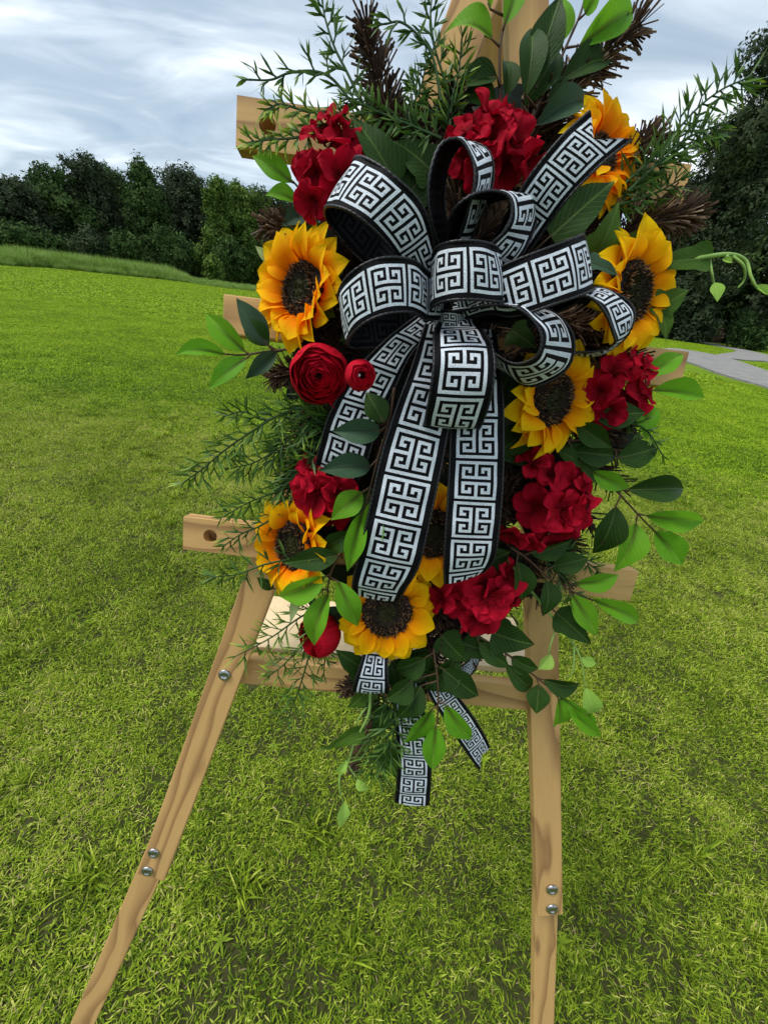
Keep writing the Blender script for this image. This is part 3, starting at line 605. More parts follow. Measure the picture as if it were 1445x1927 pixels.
# bolts
def bolt(px, py, d, rpx):
    r = rpx * mpp(px, py, d); vs = []; fs = []; n = 20
    prof = [(1.0, 0), (1.0, .12), (.90, .24), (.62, .32), (.50, .30), (.42, .20), (.15, .20)]
    for rr, z in prof:
        for k in range(n): vs.append((r * rr * math.cos(2 * PI * k / n), r * rr * math.sin(2 * PI * k / n), r * z))
    for i in range(len(prof) - 1):
        for k in range(n): fs.append((i * n + k, i * n + (k + 1) % n, (i + 1) * n + (k + 1) % n, (i + 1) * n + k))
    fs.append(tuple((len(prof) - 1) * n + k for k in range(n)))
    link('bolt', mesh('bolt', vs, fs, [METAL]), easel, frame(P(px, py, d), eR, eN))
for bx, by, r_ in ((423, 1270, 11), (290, 1605, 9.5), (278, 1639, 9.5), (1038, 1674, 9.5), (1038, 1710, 9.5)): bolt(bx, by, 0.0005 if bx < 900 else -.0015, r_)

# ------------------------------------------------------------------ leaves
WTAB = {'leaf': [(0, .06), (.05, .34), (.14, .68), (.28, .94), (.42, 1), (.57, .90), (.72, .66), (.85, .35), (.94, .13), (1, .0)],
        'ivy': [(0, .42), (.05, .80), (.13, 1), (.22, .96), (.32, .72), (.45, .66), (.58, .55), (.72, .38), (.86, .18), (1, 0)],
        'petal': [(0, .42), (.12, .60), (.3, .88), (.48, 1), (.64, .93), (.78, .72), (.90, .38), (.96, .16), (1, 0.0)],
        'round': [(0, .22), (.15, .42), (.35, .74), (.55, .96), (.72, 1.0), (.85, .88), (.94, .62), (.99, .30), (1, .05)]}
def wprof(tab, t):
    for (a, b), (c, d) in zip(tab, tab[1:]):
        if t <= c: return b + (d - b) * (t - a) / (c - a)
    return tab[-1][1]
def blade_me(name, tab, mats, seed, fold=0.16, bend=0.1, cup=0.0, wave=0.02, nu=14, nv=6, twist=0.0, ripple=0.0):
    """unit blade: x 0..1, y +-0.5; Z is the upper side"""
    rng = random.Random(seed); vs = []; uv = []; fs = []; ph = rng.uniform(0, 6); ph2 = rng.uniform(0, 6); kb = rng.uniform(.7, 1.3)
    for i in range(nu + 1):
        t = i / nu; t = 1 - (1 - t) ** 1.12; w = wprof(WTAB[tab], t)
        for j in range(nv + 1):
            s = j / nv * 2 - 1; y = s * .5 * w
            z = fold * abs(y) + bend * kb * math.sin(t * PI * .9) - bend * kb * t * 1.1 + cup * (s * s) * w * .5
            z += wave * math.sin(t * 9 + ph + s * 2) * abs(s) + ripple * math.sin(s * 7 + ph2 + t * 3) * t * t
            z += twist * s * t * w
            vs.append((t, y * (1 + .04 * math.sin(11 * t + ph)), z)); uv.append((t, .5 + .5 * s * w))
    for i in range(nu):
        for j in range(nv):
            a = i * (nv + 1) + j; fs.append((a, a + nv + 1, a + nv + 2, a + 1))
    me = mesh(name, vs, fs, mats, uv=uv)
    # normals of +z upper side
    if me.polygons[len(me.polygons) // 2].normal.z < 0: me.flip_normals()
    return me
LEAFV = {k: [blade_me('leaf', 'leaf', [LEAFM[k]], 10 + s, .22 + .1 * s, .10 + .08 * (s % 3), 0, .012, twist=.05 * (s - 1.5)) for s in range(4)] for k in LEAFM}
IVYV = {k: [blade_me('leaf', 'ivy', [LEAFM[k]], 30 + s, .18, .14, 0, .03) for s in range(3)] for k in LEAFM}
rl = random.Random(5)
def put_leaf(parent, bx, by, tx, ty, w, kind, d0, d1, shape='leaf', tilt=0.35, rng=rl, flip=False):
    a, b = P(bx, by, d0), P(tx, ty, d1); x = b - a; ln = x.length; m = mpp((bx + tx) / 2, (by + ty) / 2, (d0 + d1) / 2)
    nrm = eN + eR * rng.uniform(-tilt, tilt) + eU * rng.uniform(-tilt * .4, tilt)
    if flip: nrm = -nrm
    V = (IVYV if shape == 'ivy' else LEAFV)[kind]
    return link('leaf', rng.choice(V), parent, frame(a, x, nrm, (ln * 1.03, w * m * .96, ln * .8)))
def branch(label, stem, leaves, d=0.06, r=0.0016, seed=0, group='leafy branches in the flower swag', shape='leaf', stemmat=None, cat='leafy branch', name='leaf_branch'):
    rng = random.Random(seed + 77); pts = crom([P(x, y, dd) for x, y, dd in [(s + (d,))[:3] for s in stem]], 40); pix = crom([((s + (d,))[:3]) for s in stem], 40)
    t = thing(name, label, cat, pts[0], group); g = Geo(); g.tube(pts, r, r * .55, 6, .4)
    for lf in leaves:
        bx, by, tx, ty, w, kind = lf[:6]; db = lf[6] if len(lf) > 6 else None
        i = min(range(len(pix)), key=lambda q: (pix[q][0] - bx) ** 2 + (pix[q][1] - by) ** 2); i = max(i - 2, 0)
        d0 = (pix[i][2] + rng.uniform(-.002, .006)) if db is None else db
        d1 = d0 + rng.uniform(-.008, .014)
        a = P(bx, by, d0); ln = (P(tx, ty, d1) - a)
        g.tube([pts[i], pts[i].lerp(a, .6), a, a + ln * .16 + eN * .0006], r * .7, r * .4, 5, .55)
        put_leaf(t, bx, by, tx, ty, w, kind, d0, d1, lf[7] if len(lf) > 7 else shape, rng=rng)
    link('stem', g.mesh('stem', [stemmat or STEM]), t, None); return t
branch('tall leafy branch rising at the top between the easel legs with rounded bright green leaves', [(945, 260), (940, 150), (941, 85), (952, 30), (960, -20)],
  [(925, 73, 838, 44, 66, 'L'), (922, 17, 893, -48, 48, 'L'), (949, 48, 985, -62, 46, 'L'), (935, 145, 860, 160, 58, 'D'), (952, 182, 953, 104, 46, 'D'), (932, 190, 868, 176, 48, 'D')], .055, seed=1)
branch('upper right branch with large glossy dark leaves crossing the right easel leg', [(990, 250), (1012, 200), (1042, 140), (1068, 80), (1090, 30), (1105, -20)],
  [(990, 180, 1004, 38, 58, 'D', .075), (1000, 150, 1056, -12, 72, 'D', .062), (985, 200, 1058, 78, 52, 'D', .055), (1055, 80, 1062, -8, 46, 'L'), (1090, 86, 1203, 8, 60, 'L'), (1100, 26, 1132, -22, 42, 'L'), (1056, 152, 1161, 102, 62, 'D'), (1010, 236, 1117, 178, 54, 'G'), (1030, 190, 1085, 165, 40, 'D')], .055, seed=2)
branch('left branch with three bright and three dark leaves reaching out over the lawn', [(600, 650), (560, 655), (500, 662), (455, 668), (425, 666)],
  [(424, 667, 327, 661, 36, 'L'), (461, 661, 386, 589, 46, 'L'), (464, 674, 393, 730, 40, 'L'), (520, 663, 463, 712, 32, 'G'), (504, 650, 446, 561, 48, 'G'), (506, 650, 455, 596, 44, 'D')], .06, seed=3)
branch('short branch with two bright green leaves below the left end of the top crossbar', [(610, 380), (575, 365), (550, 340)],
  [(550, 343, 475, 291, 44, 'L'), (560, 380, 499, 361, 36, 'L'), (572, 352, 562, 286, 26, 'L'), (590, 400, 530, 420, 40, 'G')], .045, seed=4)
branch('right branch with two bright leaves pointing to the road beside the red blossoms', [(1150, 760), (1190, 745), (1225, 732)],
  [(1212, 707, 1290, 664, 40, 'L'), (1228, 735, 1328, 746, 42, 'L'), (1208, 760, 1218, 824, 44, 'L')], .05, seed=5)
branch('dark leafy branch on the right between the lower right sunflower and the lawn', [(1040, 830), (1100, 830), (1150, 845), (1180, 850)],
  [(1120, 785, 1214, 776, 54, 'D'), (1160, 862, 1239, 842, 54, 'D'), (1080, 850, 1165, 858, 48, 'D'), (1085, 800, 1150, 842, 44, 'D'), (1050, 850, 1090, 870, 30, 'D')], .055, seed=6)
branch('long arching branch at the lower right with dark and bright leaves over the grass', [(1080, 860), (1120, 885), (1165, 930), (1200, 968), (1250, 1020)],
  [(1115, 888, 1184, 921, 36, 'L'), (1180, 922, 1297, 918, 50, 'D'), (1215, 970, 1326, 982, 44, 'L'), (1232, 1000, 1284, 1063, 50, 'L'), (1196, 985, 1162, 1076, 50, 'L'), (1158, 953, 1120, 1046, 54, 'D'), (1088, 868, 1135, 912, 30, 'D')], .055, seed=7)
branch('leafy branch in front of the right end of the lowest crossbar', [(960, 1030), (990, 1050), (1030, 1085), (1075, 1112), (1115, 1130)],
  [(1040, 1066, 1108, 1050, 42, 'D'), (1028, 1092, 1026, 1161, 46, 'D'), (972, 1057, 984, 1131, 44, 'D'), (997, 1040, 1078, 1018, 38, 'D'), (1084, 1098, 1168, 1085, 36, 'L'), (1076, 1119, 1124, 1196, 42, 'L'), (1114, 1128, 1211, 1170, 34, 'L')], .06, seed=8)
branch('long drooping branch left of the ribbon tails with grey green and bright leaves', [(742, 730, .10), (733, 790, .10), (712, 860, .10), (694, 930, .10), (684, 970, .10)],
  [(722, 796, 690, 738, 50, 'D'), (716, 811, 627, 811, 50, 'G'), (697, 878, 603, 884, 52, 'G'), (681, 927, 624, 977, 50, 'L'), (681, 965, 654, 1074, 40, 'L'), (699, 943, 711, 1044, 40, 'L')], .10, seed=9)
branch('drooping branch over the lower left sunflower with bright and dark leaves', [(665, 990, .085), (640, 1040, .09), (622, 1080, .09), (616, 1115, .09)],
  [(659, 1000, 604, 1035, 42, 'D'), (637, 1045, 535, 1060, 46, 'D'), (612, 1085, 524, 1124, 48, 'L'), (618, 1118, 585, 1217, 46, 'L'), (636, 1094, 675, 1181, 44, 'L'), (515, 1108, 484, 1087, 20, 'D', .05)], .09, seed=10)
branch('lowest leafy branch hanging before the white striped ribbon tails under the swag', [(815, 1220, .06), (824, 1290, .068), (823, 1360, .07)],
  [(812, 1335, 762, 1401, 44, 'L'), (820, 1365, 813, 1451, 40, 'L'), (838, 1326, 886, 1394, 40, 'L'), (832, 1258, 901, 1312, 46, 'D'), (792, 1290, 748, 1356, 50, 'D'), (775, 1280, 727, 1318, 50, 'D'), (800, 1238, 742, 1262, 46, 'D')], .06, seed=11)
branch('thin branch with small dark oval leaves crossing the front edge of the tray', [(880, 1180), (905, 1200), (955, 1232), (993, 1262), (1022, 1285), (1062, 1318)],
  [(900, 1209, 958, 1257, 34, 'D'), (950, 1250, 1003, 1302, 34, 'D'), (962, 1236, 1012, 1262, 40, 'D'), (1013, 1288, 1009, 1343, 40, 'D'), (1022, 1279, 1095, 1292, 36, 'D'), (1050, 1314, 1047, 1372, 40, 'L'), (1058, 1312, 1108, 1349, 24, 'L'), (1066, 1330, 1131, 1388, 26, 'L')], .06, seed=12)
# big ivy and filler leaves, each wired in by its own stalk
def single(label, bx, by, tx, ty, w, kind, d, shape='ivy', name='ivy_leaf'):
    a = P(bx, by, d); t = thing(name, label, 'leaf', a, 'single broad leaves tucked into the swag'); rng = random.Random(int(bx * 7 + by))
    ln = P(tx, ty, d) - a; g = Geo(); g.tube([a - ln * .35 - eN * .02, a - ln * .1 - eN * .004, a, a + ln * .1], .0013, .0008, 5, .3); link('stalk', g.mesh('stalk', [VINE if kind in 'MY' else STEM]), t, None)
    put_leaf(t, bx, by, tx, ty, w, kind, d, d + .006, shape, .25, rng)
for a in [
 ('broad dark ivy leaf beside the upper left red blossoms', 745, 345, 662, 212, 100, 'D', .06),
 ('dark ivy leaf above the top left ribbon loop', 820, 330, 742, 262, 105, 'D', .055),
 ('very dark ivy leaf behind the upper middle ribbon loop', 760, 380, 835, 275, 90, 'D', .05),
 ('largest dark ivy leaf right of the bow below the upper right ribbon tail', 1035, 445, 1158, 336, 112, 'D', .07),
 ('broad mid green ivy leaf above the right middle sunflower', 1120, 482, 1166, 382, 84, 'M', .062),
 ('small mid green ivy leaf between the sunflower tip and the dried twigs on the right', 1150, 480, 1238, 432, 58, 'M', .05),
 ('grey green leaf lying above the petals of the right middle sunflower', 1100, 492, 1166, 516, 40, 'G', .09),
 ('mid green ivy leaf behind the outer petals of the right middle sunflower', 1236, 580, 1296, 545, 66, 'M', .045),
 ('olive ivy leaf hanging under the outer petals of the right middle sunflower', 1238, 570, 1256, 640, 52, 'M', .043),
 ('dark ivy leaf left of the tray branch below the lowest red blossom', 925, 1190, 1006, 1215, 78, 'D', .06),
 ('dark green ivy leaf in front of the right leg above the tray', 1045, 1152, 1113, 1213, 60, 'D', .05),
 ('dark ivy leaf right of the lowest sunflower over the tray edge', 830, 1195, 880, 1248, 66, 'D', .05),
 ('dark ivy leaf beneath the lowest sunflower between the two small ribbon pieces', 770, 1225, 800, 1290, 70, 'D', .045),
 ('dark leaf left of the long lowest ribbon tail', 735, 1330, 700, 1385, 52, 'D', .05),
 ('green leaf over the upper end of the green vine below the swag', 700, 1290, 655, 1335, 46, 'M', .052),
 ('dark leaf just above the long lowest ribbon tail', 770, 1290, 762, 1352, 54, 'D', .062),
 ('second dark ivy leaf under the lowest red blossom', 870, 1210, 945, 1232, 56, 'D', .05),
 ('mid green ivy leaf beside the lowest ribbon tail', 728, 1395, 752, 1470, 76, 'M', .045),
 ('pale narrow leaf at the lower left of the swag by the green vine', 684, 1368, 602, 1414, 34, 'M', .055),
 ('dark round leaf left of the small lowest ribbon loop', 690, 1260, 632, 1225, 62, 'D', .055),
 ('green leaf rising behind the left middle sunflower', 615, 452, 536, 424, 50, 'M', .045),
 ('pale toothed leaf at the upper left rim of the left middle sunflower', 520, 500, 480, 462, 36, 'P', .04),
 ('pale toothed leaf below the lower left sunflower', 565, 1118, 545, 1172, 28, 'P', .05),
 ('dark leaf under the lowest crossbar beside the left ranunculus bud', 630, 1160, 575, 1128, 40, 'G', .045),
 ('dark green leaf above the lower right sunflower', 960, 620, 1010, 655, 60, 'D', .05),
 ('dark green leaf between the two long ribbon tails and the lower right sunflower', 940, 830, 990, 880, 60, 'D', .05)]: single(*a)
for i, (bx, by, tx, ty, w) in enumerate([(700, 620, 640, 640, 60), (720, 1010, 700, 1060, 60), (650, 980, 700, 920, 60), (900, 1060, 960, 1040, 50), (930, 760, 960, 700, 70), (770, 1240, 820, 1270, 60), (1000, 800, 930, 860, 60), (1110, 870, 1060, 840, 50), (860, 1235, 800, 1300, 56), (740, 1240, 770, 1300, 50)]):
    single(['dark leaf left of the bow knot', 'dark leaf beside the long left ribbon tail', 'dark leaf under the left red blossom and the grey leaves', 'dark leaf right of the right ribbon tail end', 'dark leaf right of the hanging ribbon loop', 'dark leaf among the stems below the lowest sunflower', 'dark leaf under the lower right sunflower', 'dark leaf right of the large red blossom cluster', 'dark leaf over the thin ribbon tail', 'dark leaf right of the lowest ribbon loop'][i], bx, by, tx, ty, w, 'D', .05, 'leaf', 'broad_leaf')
# bright green vines
def vine(label, runs, leaves, d, r, seed):
    rng = random.Random(seed); a0 = P(*runs[0][0], d); t = thing('vine', label, 'vine', a0, 'bright green vines at the rim of the swag')
    for i, run in enumerate(runs):
        g = Geo(); g.tube(crom([P(x, y, d + .004 * math.sin(k * 1.7)) for k, (x, y) in enumerate(run)], 36), r * (1 if i == 0 else .6), r * .35, 7, .7); link('stem', g.mesh('stem', [VINE]), t, None)
    for bx, by, tx, ty, w, k, sh in leaves: put_leaf(t, bx, by, tx, ty, w, k, d + .002, d + .006, sh, .3, rng)
vine('curling light green vine reaching to the right frame edge before the tall tree', [[(1240, 500), (1335, 482), (1378, 479), (1403, 492), (1413, 522), (1428, 545), (1460, 552)], [(1334, 487), (1339, 515), (1343, 540)], [(1378, 482), (1398, 500), (1400, 525), (1388, 542)], [(1370, 478), (1366, 484), (1362, 490)]],
  [(1344, 532, 1350, 566, 28, 'Y', 'leaf'), (1358, 488, 1378, 494, 12, 'Y', 'leaf'), (1336, 486, 1212, 498, 62, 'M', 'ivy'), (1420, 538, 1452, 556, 14, 'Y', 'leaf')], .045, .0024, 1)
vine('light green vine hanging at the lower left of the swag', [[(697, 1300), (693, 1345), (668, 1395), (655, 1435), (640, 1460), (640, 1490), (648, 1515)], [(690, 1330), (676, 1350), (668, 1375)], [(655, 1440), (667, 1458), (678, 1468)]],
  [(648, 1508, 641, 1558, 22, 'Y', 'leaf'), (672, 1466, 694, 1488, 22, 'Y', 'leaf'), (652, 1430, 632, 1455, 16, 'Y', 'leaf')], .055, .0021, 2)
vine('light green vine dropping before the right leg beside the lawn', [[(950, 1050), (985, 1095), (1030, 1150), (1070, 1200), (1092, 1240), (1101, 1295)], [(1048, 1175), (1035, 1215), (1030, 1240)], [(1080, 1215), (1078, 1260), (1066, 1278)]],
  [(1100, 1293, 1118, 1348, 32, 'Y', 'leaf'), (1094, 1240, 1122, 1250, 20, 'Y', 'leaf'), (1036, 1232, 1013, 1260, 26, 'Y', 'leaf'), (1105, 1340, 1118, 1364, 14, 'L', 'leaf')], .052, .0021, 3)

# ------------------------------------------------------------------ fern sprigs
def sprig(label, pts, seed, d=.05, side=26, step=13, needle=20, bright=0.0):
    rng = random.Random(seed); pp = [(q + (d,))[:3] for q in pts]; n = 60; c = crom([P(*q) for q in pp], n); g = Geo(); g.tube(c, .0014, .0007, 5, .25)
    m = mpp(pp[len(pp) // 2][0], pp[len(pp) // 2][1], d); tot = sum((c[i + 1] - c[i]).length for i in range(n - 1)); cnt = int(tot / (step * m)); sgn = 1
    for k in range(1, cnt + 1):
        f = k / cnt; i = min(int(f * (n - 1)), n - 2); p = c[i]; ax = (c[i + 1] - c[i]).normalized(); sgn = -sgn; last = k == cnt
        perp = (eN.cross(ax).normalized() * sgn * rng.uniform(.7, 1) + eN * rng.uniform(-.5, .6)).normalized(); ln = side * m * rng.uniform(.55, 1.15) * (1.0 - .45 * f)
        bd = (ax * rng.uniform(.5, .9) + perp * .85).normalized() if not last else ax; q = p + bd * ln
        g.tube([p, p + bd * ln * .55 + ax * ln * .02, q], .0009, .0006, 4, .3)
        for z in range(rng.randint(4, 6)):
            a = rng.uniform(.25, 1.0) if z else 1.0; o = p + bd * (ln * a); s2 = 1 if z % 2 else -1
            nd = (bd * rng.uniform(.75, 1.1) + (bd.cross(eN).normalized() * s2 * rng.uniform(.2, .65)) + eN * rng.uniform(-.35, .35)).normalized()
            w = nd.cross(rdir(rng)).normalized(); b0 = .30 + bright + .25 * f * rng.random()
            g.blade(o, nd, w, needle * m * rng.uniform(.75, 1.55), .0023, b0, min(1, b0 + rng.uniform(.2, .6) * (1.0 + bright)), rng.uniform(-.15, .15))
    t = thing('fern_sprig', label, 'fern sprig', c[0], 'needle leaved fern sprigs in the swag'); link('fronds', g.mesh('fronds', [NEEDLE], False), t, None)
for i, (lb, pts_, kw) in enumerate([
 ('sprig arching left above the top crossbar against the sky', [(700, 240), (660, 190), (625, 148), (590, 134), (545, 137), (510, 150), (470, 150)], dict(step=20, side=34, needle=26)),
 ('sprig standing up to the sky left of the brown cone shaped twig', [(705, 250), (660, 150), (630, 90), (612, 35), (607, 5)], dict(step=18, side=24, needle=28)),
 ('sprig curving over the top of the brown cone shaped twig', [(830, 190), (815, 110), (790, 70), (755, 42), (725, 45)], dict(step=20, side=30, needle=26)),
 ('tall sprig left of the easel apex reaching the top frame edge', [(850, 250), (835, 150), (818, 90), (810, 30), (814, -20)], dict(step=17, side=26, needle=28)),
 ('dense sprig beside the round bright leaf on the left easel leg', [(845, 260), (850, 190), (862, 140), (868, 80)], dict(step=9, side=30, needle=24, bright=.2)),
 ('sprig running left along the top crossbar past the drilled hole', [(700, 290), (620, 235), (560, 258), (510, 262), (470, 268)], dict(step=11, side=26, needle=22, bright=.25)),
 ('yellow tipped sprig in front of the top crossbar', [(700, 270), (640, 215), (580, 210), (530, 196), (505, 205)], dict(step=11, side=26, needle=22, bright=.3)),
 ('grey green sprig between the brown twig and the left easel leg', [(800, 270), (770, 220), (790, 170), (800, 130)], dict(step=10, side=30, needle=22)),
 ('sprig crossing below the brown cone shaped twig', [(830, 260), (760, 230), (700, 205), (650, 180)], dict(step=9, side=30, needle=24)),
 ('upward sprig between the top ivy leaves and the left easel leg', [(820, 290), (845, 240), (800, 200), (780, 160)], dict(step=9, side=26, needle=22)),
 ('longest sprig at the upper right pointing to the sky beside the tall tree', [(1170, 350), (1225, 300), (1265, 255), (1310, 205), (1355, 170), (1398, 150)], dict(step=11, side=30, needle=34)),
 ('second upper right sprig below the longest one', [(1180, 360), (1240, 305), (1290, 262), (1350, 235)], dict(step=9, side=32, needle=32)),
 ('dense dark sprig before the right end of the top crossbar', [(1140, 370), (1190, 330), (1240, 310), (1285, 285)], dict(step=8, side=36, needle=28)),
 ('low sprig before the right end of the top crossbar', [(1150, 390), (1200, 375), (1240, 360), (1275, 340)], dict(step=9, side=26, needle=24)),
 ('longest left sprig drooping over the lawn below the ranunculus', [(620, 760), (540, 775), (470, 815), (420, 850), (385, 880), (350, 905)], dict(step=10, side=30, needle=26, bright=.12)),
 ('left sprig curling up over the lawn below the ranunculus', [(620, 780), (560, 770), (500, 790), (460, 775), (435, 780)], dict(step=12, side=24, needle=24)),
 ('dense left sprig beside the grey green leaves', [(640, 790), (580, 800), (530, 840), (480, 870), (440, 880)], dict(step=8, side=34, needle=28, bright=.1)),
 ('left sprig drooping towards the lowest crossbar', [(620, 840), (570, 880), (530, 920), (470, 945), (425, 970)], dict(step=10, side=28, needle=24, bright=.1)),
 ('short sprig above the lower left red blossom', [(600, 800), (575, 850), (555, 900), (548, 940)], dict(step=8, side=30, needle=24, bright=.1)),
 ('short sprig lying across the left end of the lowest crossbar', [(530, 965), (490, 990), (455, 1005), (425, 1025)], dict(step=11, side=24, needle=22, bright=.1)),
 ('grey sprig below the left end of the lowest crossbar', [(560, 1050), (500, 1062), (450, 1080), (410, 1085)], dict(step=13, side=24, needle=24)),
 ('sprig drooping left across the pale tray shelf', [(620, 1130), (560, 1165), (510, 1200), (450, 1232)], dict(step=11, side=30, needle=24, bright=.15)),
 ('sprig hanging over the tray edge left of the red bud', [(620, 1180), (570, 1215), (535, 1250), (512, 1268)], dict(step=11, side=30, needle=22, bright=.15)),
 ('sprig hanging below the tray left of the small ribbon loop', [(600, 1180), (580, 1240), (565, 1290), (545, 1345)], dict(step=11, side=30, needle=26, bright=.1)),
 ('small sprig right of the red bud in front of the tray', [(610, 1200), (612, 1230), (610, 1258)], dict(step=10, side=20, needle=18)),
 ('dense dark sprig at the bottom tip of the swag', [(720, 1290), (722, 1350), (712, 1400), (700, 1450)], dict(step=7, side=36, needle=28)),
 ('second dark sprig at the bottom tip beside the ribbon tail', [(740, 1300), (745, 1360), (735, 1400), (722, 1440)], dict(step=8, side=30, needle=24)),
 ('dark sprig pressed against the left side of the swag', [(640, 740), (590, 770), (545, 820), (520, 860)], dict(step=6, side=36, needle=28, bright=-.15)),
 ('second dark sprig pressed against the left side of the swag', [(650, 790), (600, 830), (560, 880), (540, 930)], dict(step=6, side=36, needle=28, bright=-.15)),
 ('tiny sprig poking out at the right below the dark leaves', [(1170, 790), (1215, 810), (1245, 855)], dict(step=13, side=18, needle=16)),
 ('sprig over the right end of the lowest crossbar', [(1000, 1020), (1050, 1040), (1090, 1050), (1130, 1078)], dict(step=9, side=22, needle=18)),
 ('sprig behind the lower right branch above the crossbar end', [(1030, 1060), (1060, 1090), (1080, 1120), (1095, 1150)], dict(step=9, side=20, needle=18)),
]): sprig('fern ' + lb, pts_, 900 + i, d=.05 + .006 * (i % 3), **kw)

# ------------------------------------------------------------------ dried brown twigs
def twig(label, pts, seed, n=170, ln=.034, wd=.0017, d=.035, bright=.45, cone=False):
    rng = random.Random(seed); c = crom([P(*(q + (d,))[:3]) for q in pts], 40); g = Geo(); g.tube(c, .0024, .0014, 6, .25)
    for k in range(n):
        f = rng.random(); i = min(int(f * 39), 38); ax = (c[i + 1] - c[i]).normalized(); r = rdir(rng); r = (r - ax * r.dot(ax)).normalized()
        dr = (ax * rng.uniform(.35, 1.0) + r * rng.uniform(.6, 1.0)).normalized(); b = max(0, min(1, rng.gauss(bright, .2)))
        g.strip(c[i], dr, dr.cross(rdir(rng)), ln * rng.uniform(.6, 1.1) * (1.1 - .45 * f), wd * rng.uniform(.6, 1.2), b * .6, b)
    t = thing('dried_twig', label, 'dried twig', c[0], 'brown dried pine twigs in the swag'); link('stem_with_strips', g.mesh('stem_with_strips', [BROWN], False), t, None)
for i, (lb, pts_, kw) in enumerate([
 ('upright cone shaped one standing against the sky at the top left', [(745, 280), (725, 200), (705, 120), (688, 45)], dict(n=420, ln=.030, bright=.32)),
 ('long one at the upper right behind the bright leaf', [(980, 270), (1060, 180), (1130, 110), (1205, 45)], dict(n=420, ln=.034, bright=.6)),
 ('upright one right of the upper right sunflower', [(1150, 330), (1200, 280), (1235, 258)], dict(n=200, ln=.026, bright=.42)),
 ('bushy one spreading right below the end of the top crossbar', [(1160, 450), (1215, 415), (1265, 410), (1295, 405)], dict(n=380, ln=.034, bright=.62)),
 ('stubby one sticking out left above the left middle sunflower', [(590, 445), (540, 432), (500, 425)], dict(n=260, ln=.026, bright=.6)),
 ('one left of the ranunculus over the lawn', [(620, 690), (560, 700), (512, 712)], dict(n=260, ln=.026, bright=.55)),
 ('one seen inside the small right ribbon loop', [(1010, 600), (1070, 610), (1130, 615)], dict(n=260, ln=.030, bright=.6, d=.05)),
 ('one right of the long ribbon tails above the large red blossoms', [(925, 1000), (950, 940), (958, 905)], dict(n=170, ln=.024, bright=.55)),
 ('one between the lowest sunflower and the lowest red blossom', [(790, 1110), (825, 1170), (835, 1220)], dict(n=200, ln=.028, bright=.4)),
 ('one under the tray left of the lowest ribbon loop', [(720, 1270), (680, 1285), (650, 1295)], dict(n=220, ln=.026, bright=.5)),
 ('long one forming the bottom tip of the swag', [(720, 1280), (700, 1350), (680, 1410), (665, 1450)], dict(n=360, ln=.022, bright=.5)),
 ('one seen inside the upper middle ribbon loop', [(860, 440), (862, 370), (858, 300)], dict(n=260, ln=.026, bright=.5, d=.05)),
 ('one seen inside the small middle ribbon loop', [(890, 460), (930, 430), (950, 395)], dict(n=200, ln=.024, bright=.5, d=.055)),
 ('one at the left behind the fern sprigs', [(620, 760), (565, 850), (545, 915)], dict(n=420, ln=.032, bright=.35)),
 ('one below the left middle sunflower', [(640, 600), (600, 640), (560, 652)], dict(n=200, ln=.024, bright=.4)),
 ('one under the top left ribbon loop', [(760, 470), (700, 440), (650, 420)], dict(n=260, ln=.030, bright=.42, d=.05)),
 ('one before the pale shelf right of the lowest red blossom', [(850, 1170), (880, 1205), (885, 1235)], dict(n=200, ln=.026, bright=.35)),
 ('one pointing up between the easel legs behind the top red blossoms', [(960, 330), (990, 240), (1010, 190)], dict(n=220, ln=.026, bright=.5)),
 ('one at the lower left behind the small red blossoms', [(640, 850), (590, 900), (560, 950)], dict(n=300, ln=.030, bright=.35)),
 ('one at the centre under the lowest dark leaves', [(800, 1190), (810, 1240), (800, 1290)], dict(n=300, ln=.030, bright=.3)),
 ('one at the right under the dark leaves', [(1100, 800), (1150, 815), (1180, 800)], dict(n=180, ln=.024, bright=.5)),
 ('one above the top left ivy leaves', [(790, 330), (800, 270), (790, 225)], dict(n=180, ln=.024, bright=.55)),
]): twig('brown dried twig, the ' + lb, pts_, 1200 + i, **kw)

# ------------------------------------------------------------------ swag base: wire, dark boughs, added leaf backing against backlight
base = thing('swag_base', 'dark core of the door swag made of brown boughs and an added dark leaf backing that blocks backlight behind the flowers', 'door swag', P(850, 700, .01))
rb_ = random.Random(44)
g = Geo()
for off in (-40, 40): g.tube(crom([P(850 + off + q * .18, y, .028) for q, y in ((-200, 180), (-80, 400), (0, 700), (-60, 1000), (-250, 1300))], 40), .0016, .0016, 6, .2)
for y in range(260, 1280, 110): g.tube([P(830 - abs(y - 700) * .06 - 60, y, .028), P(870 - abs(y - 700) * .06 + 60, y + 8, .028)], .0014, .0014, 5, .2)
link('wire_frame', g.mesh('wire_frame', [WIRE]), base, None)
g = Geo(); gl = Geo()
def in_core():
    while True:
        a = rb_.uniform(0, 2 * PI); r = math.sqrt(rb_.random()); x, y = 870 + 275 * r * math.cos(a), 700 + 500 * r * math.sin(a)
        x -= max(0, (y - 800)) * .22
        if not (y > 1130 and (x > 850 or x < 650)): return x, y
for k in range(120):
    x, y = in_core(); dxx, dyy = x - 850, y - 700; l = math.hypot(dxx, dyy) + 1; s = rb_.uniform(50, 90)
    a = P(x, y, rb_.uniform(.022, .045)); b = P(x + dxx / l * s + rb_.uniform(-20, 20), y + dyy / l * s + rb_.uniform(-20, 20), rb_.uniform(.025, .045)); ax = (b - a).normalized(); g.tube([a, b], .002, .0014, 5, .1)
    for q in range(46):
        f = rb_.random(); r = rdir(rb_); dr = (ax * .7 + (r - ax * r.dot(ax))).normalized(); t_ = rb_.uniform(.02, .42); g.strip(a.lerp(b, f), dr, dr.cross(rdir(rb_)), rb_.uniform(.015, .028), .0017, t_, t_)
o = link('boughs', g.mesh('boughs', [BROWN], False), base, None); o['kind'] = 'stuff'
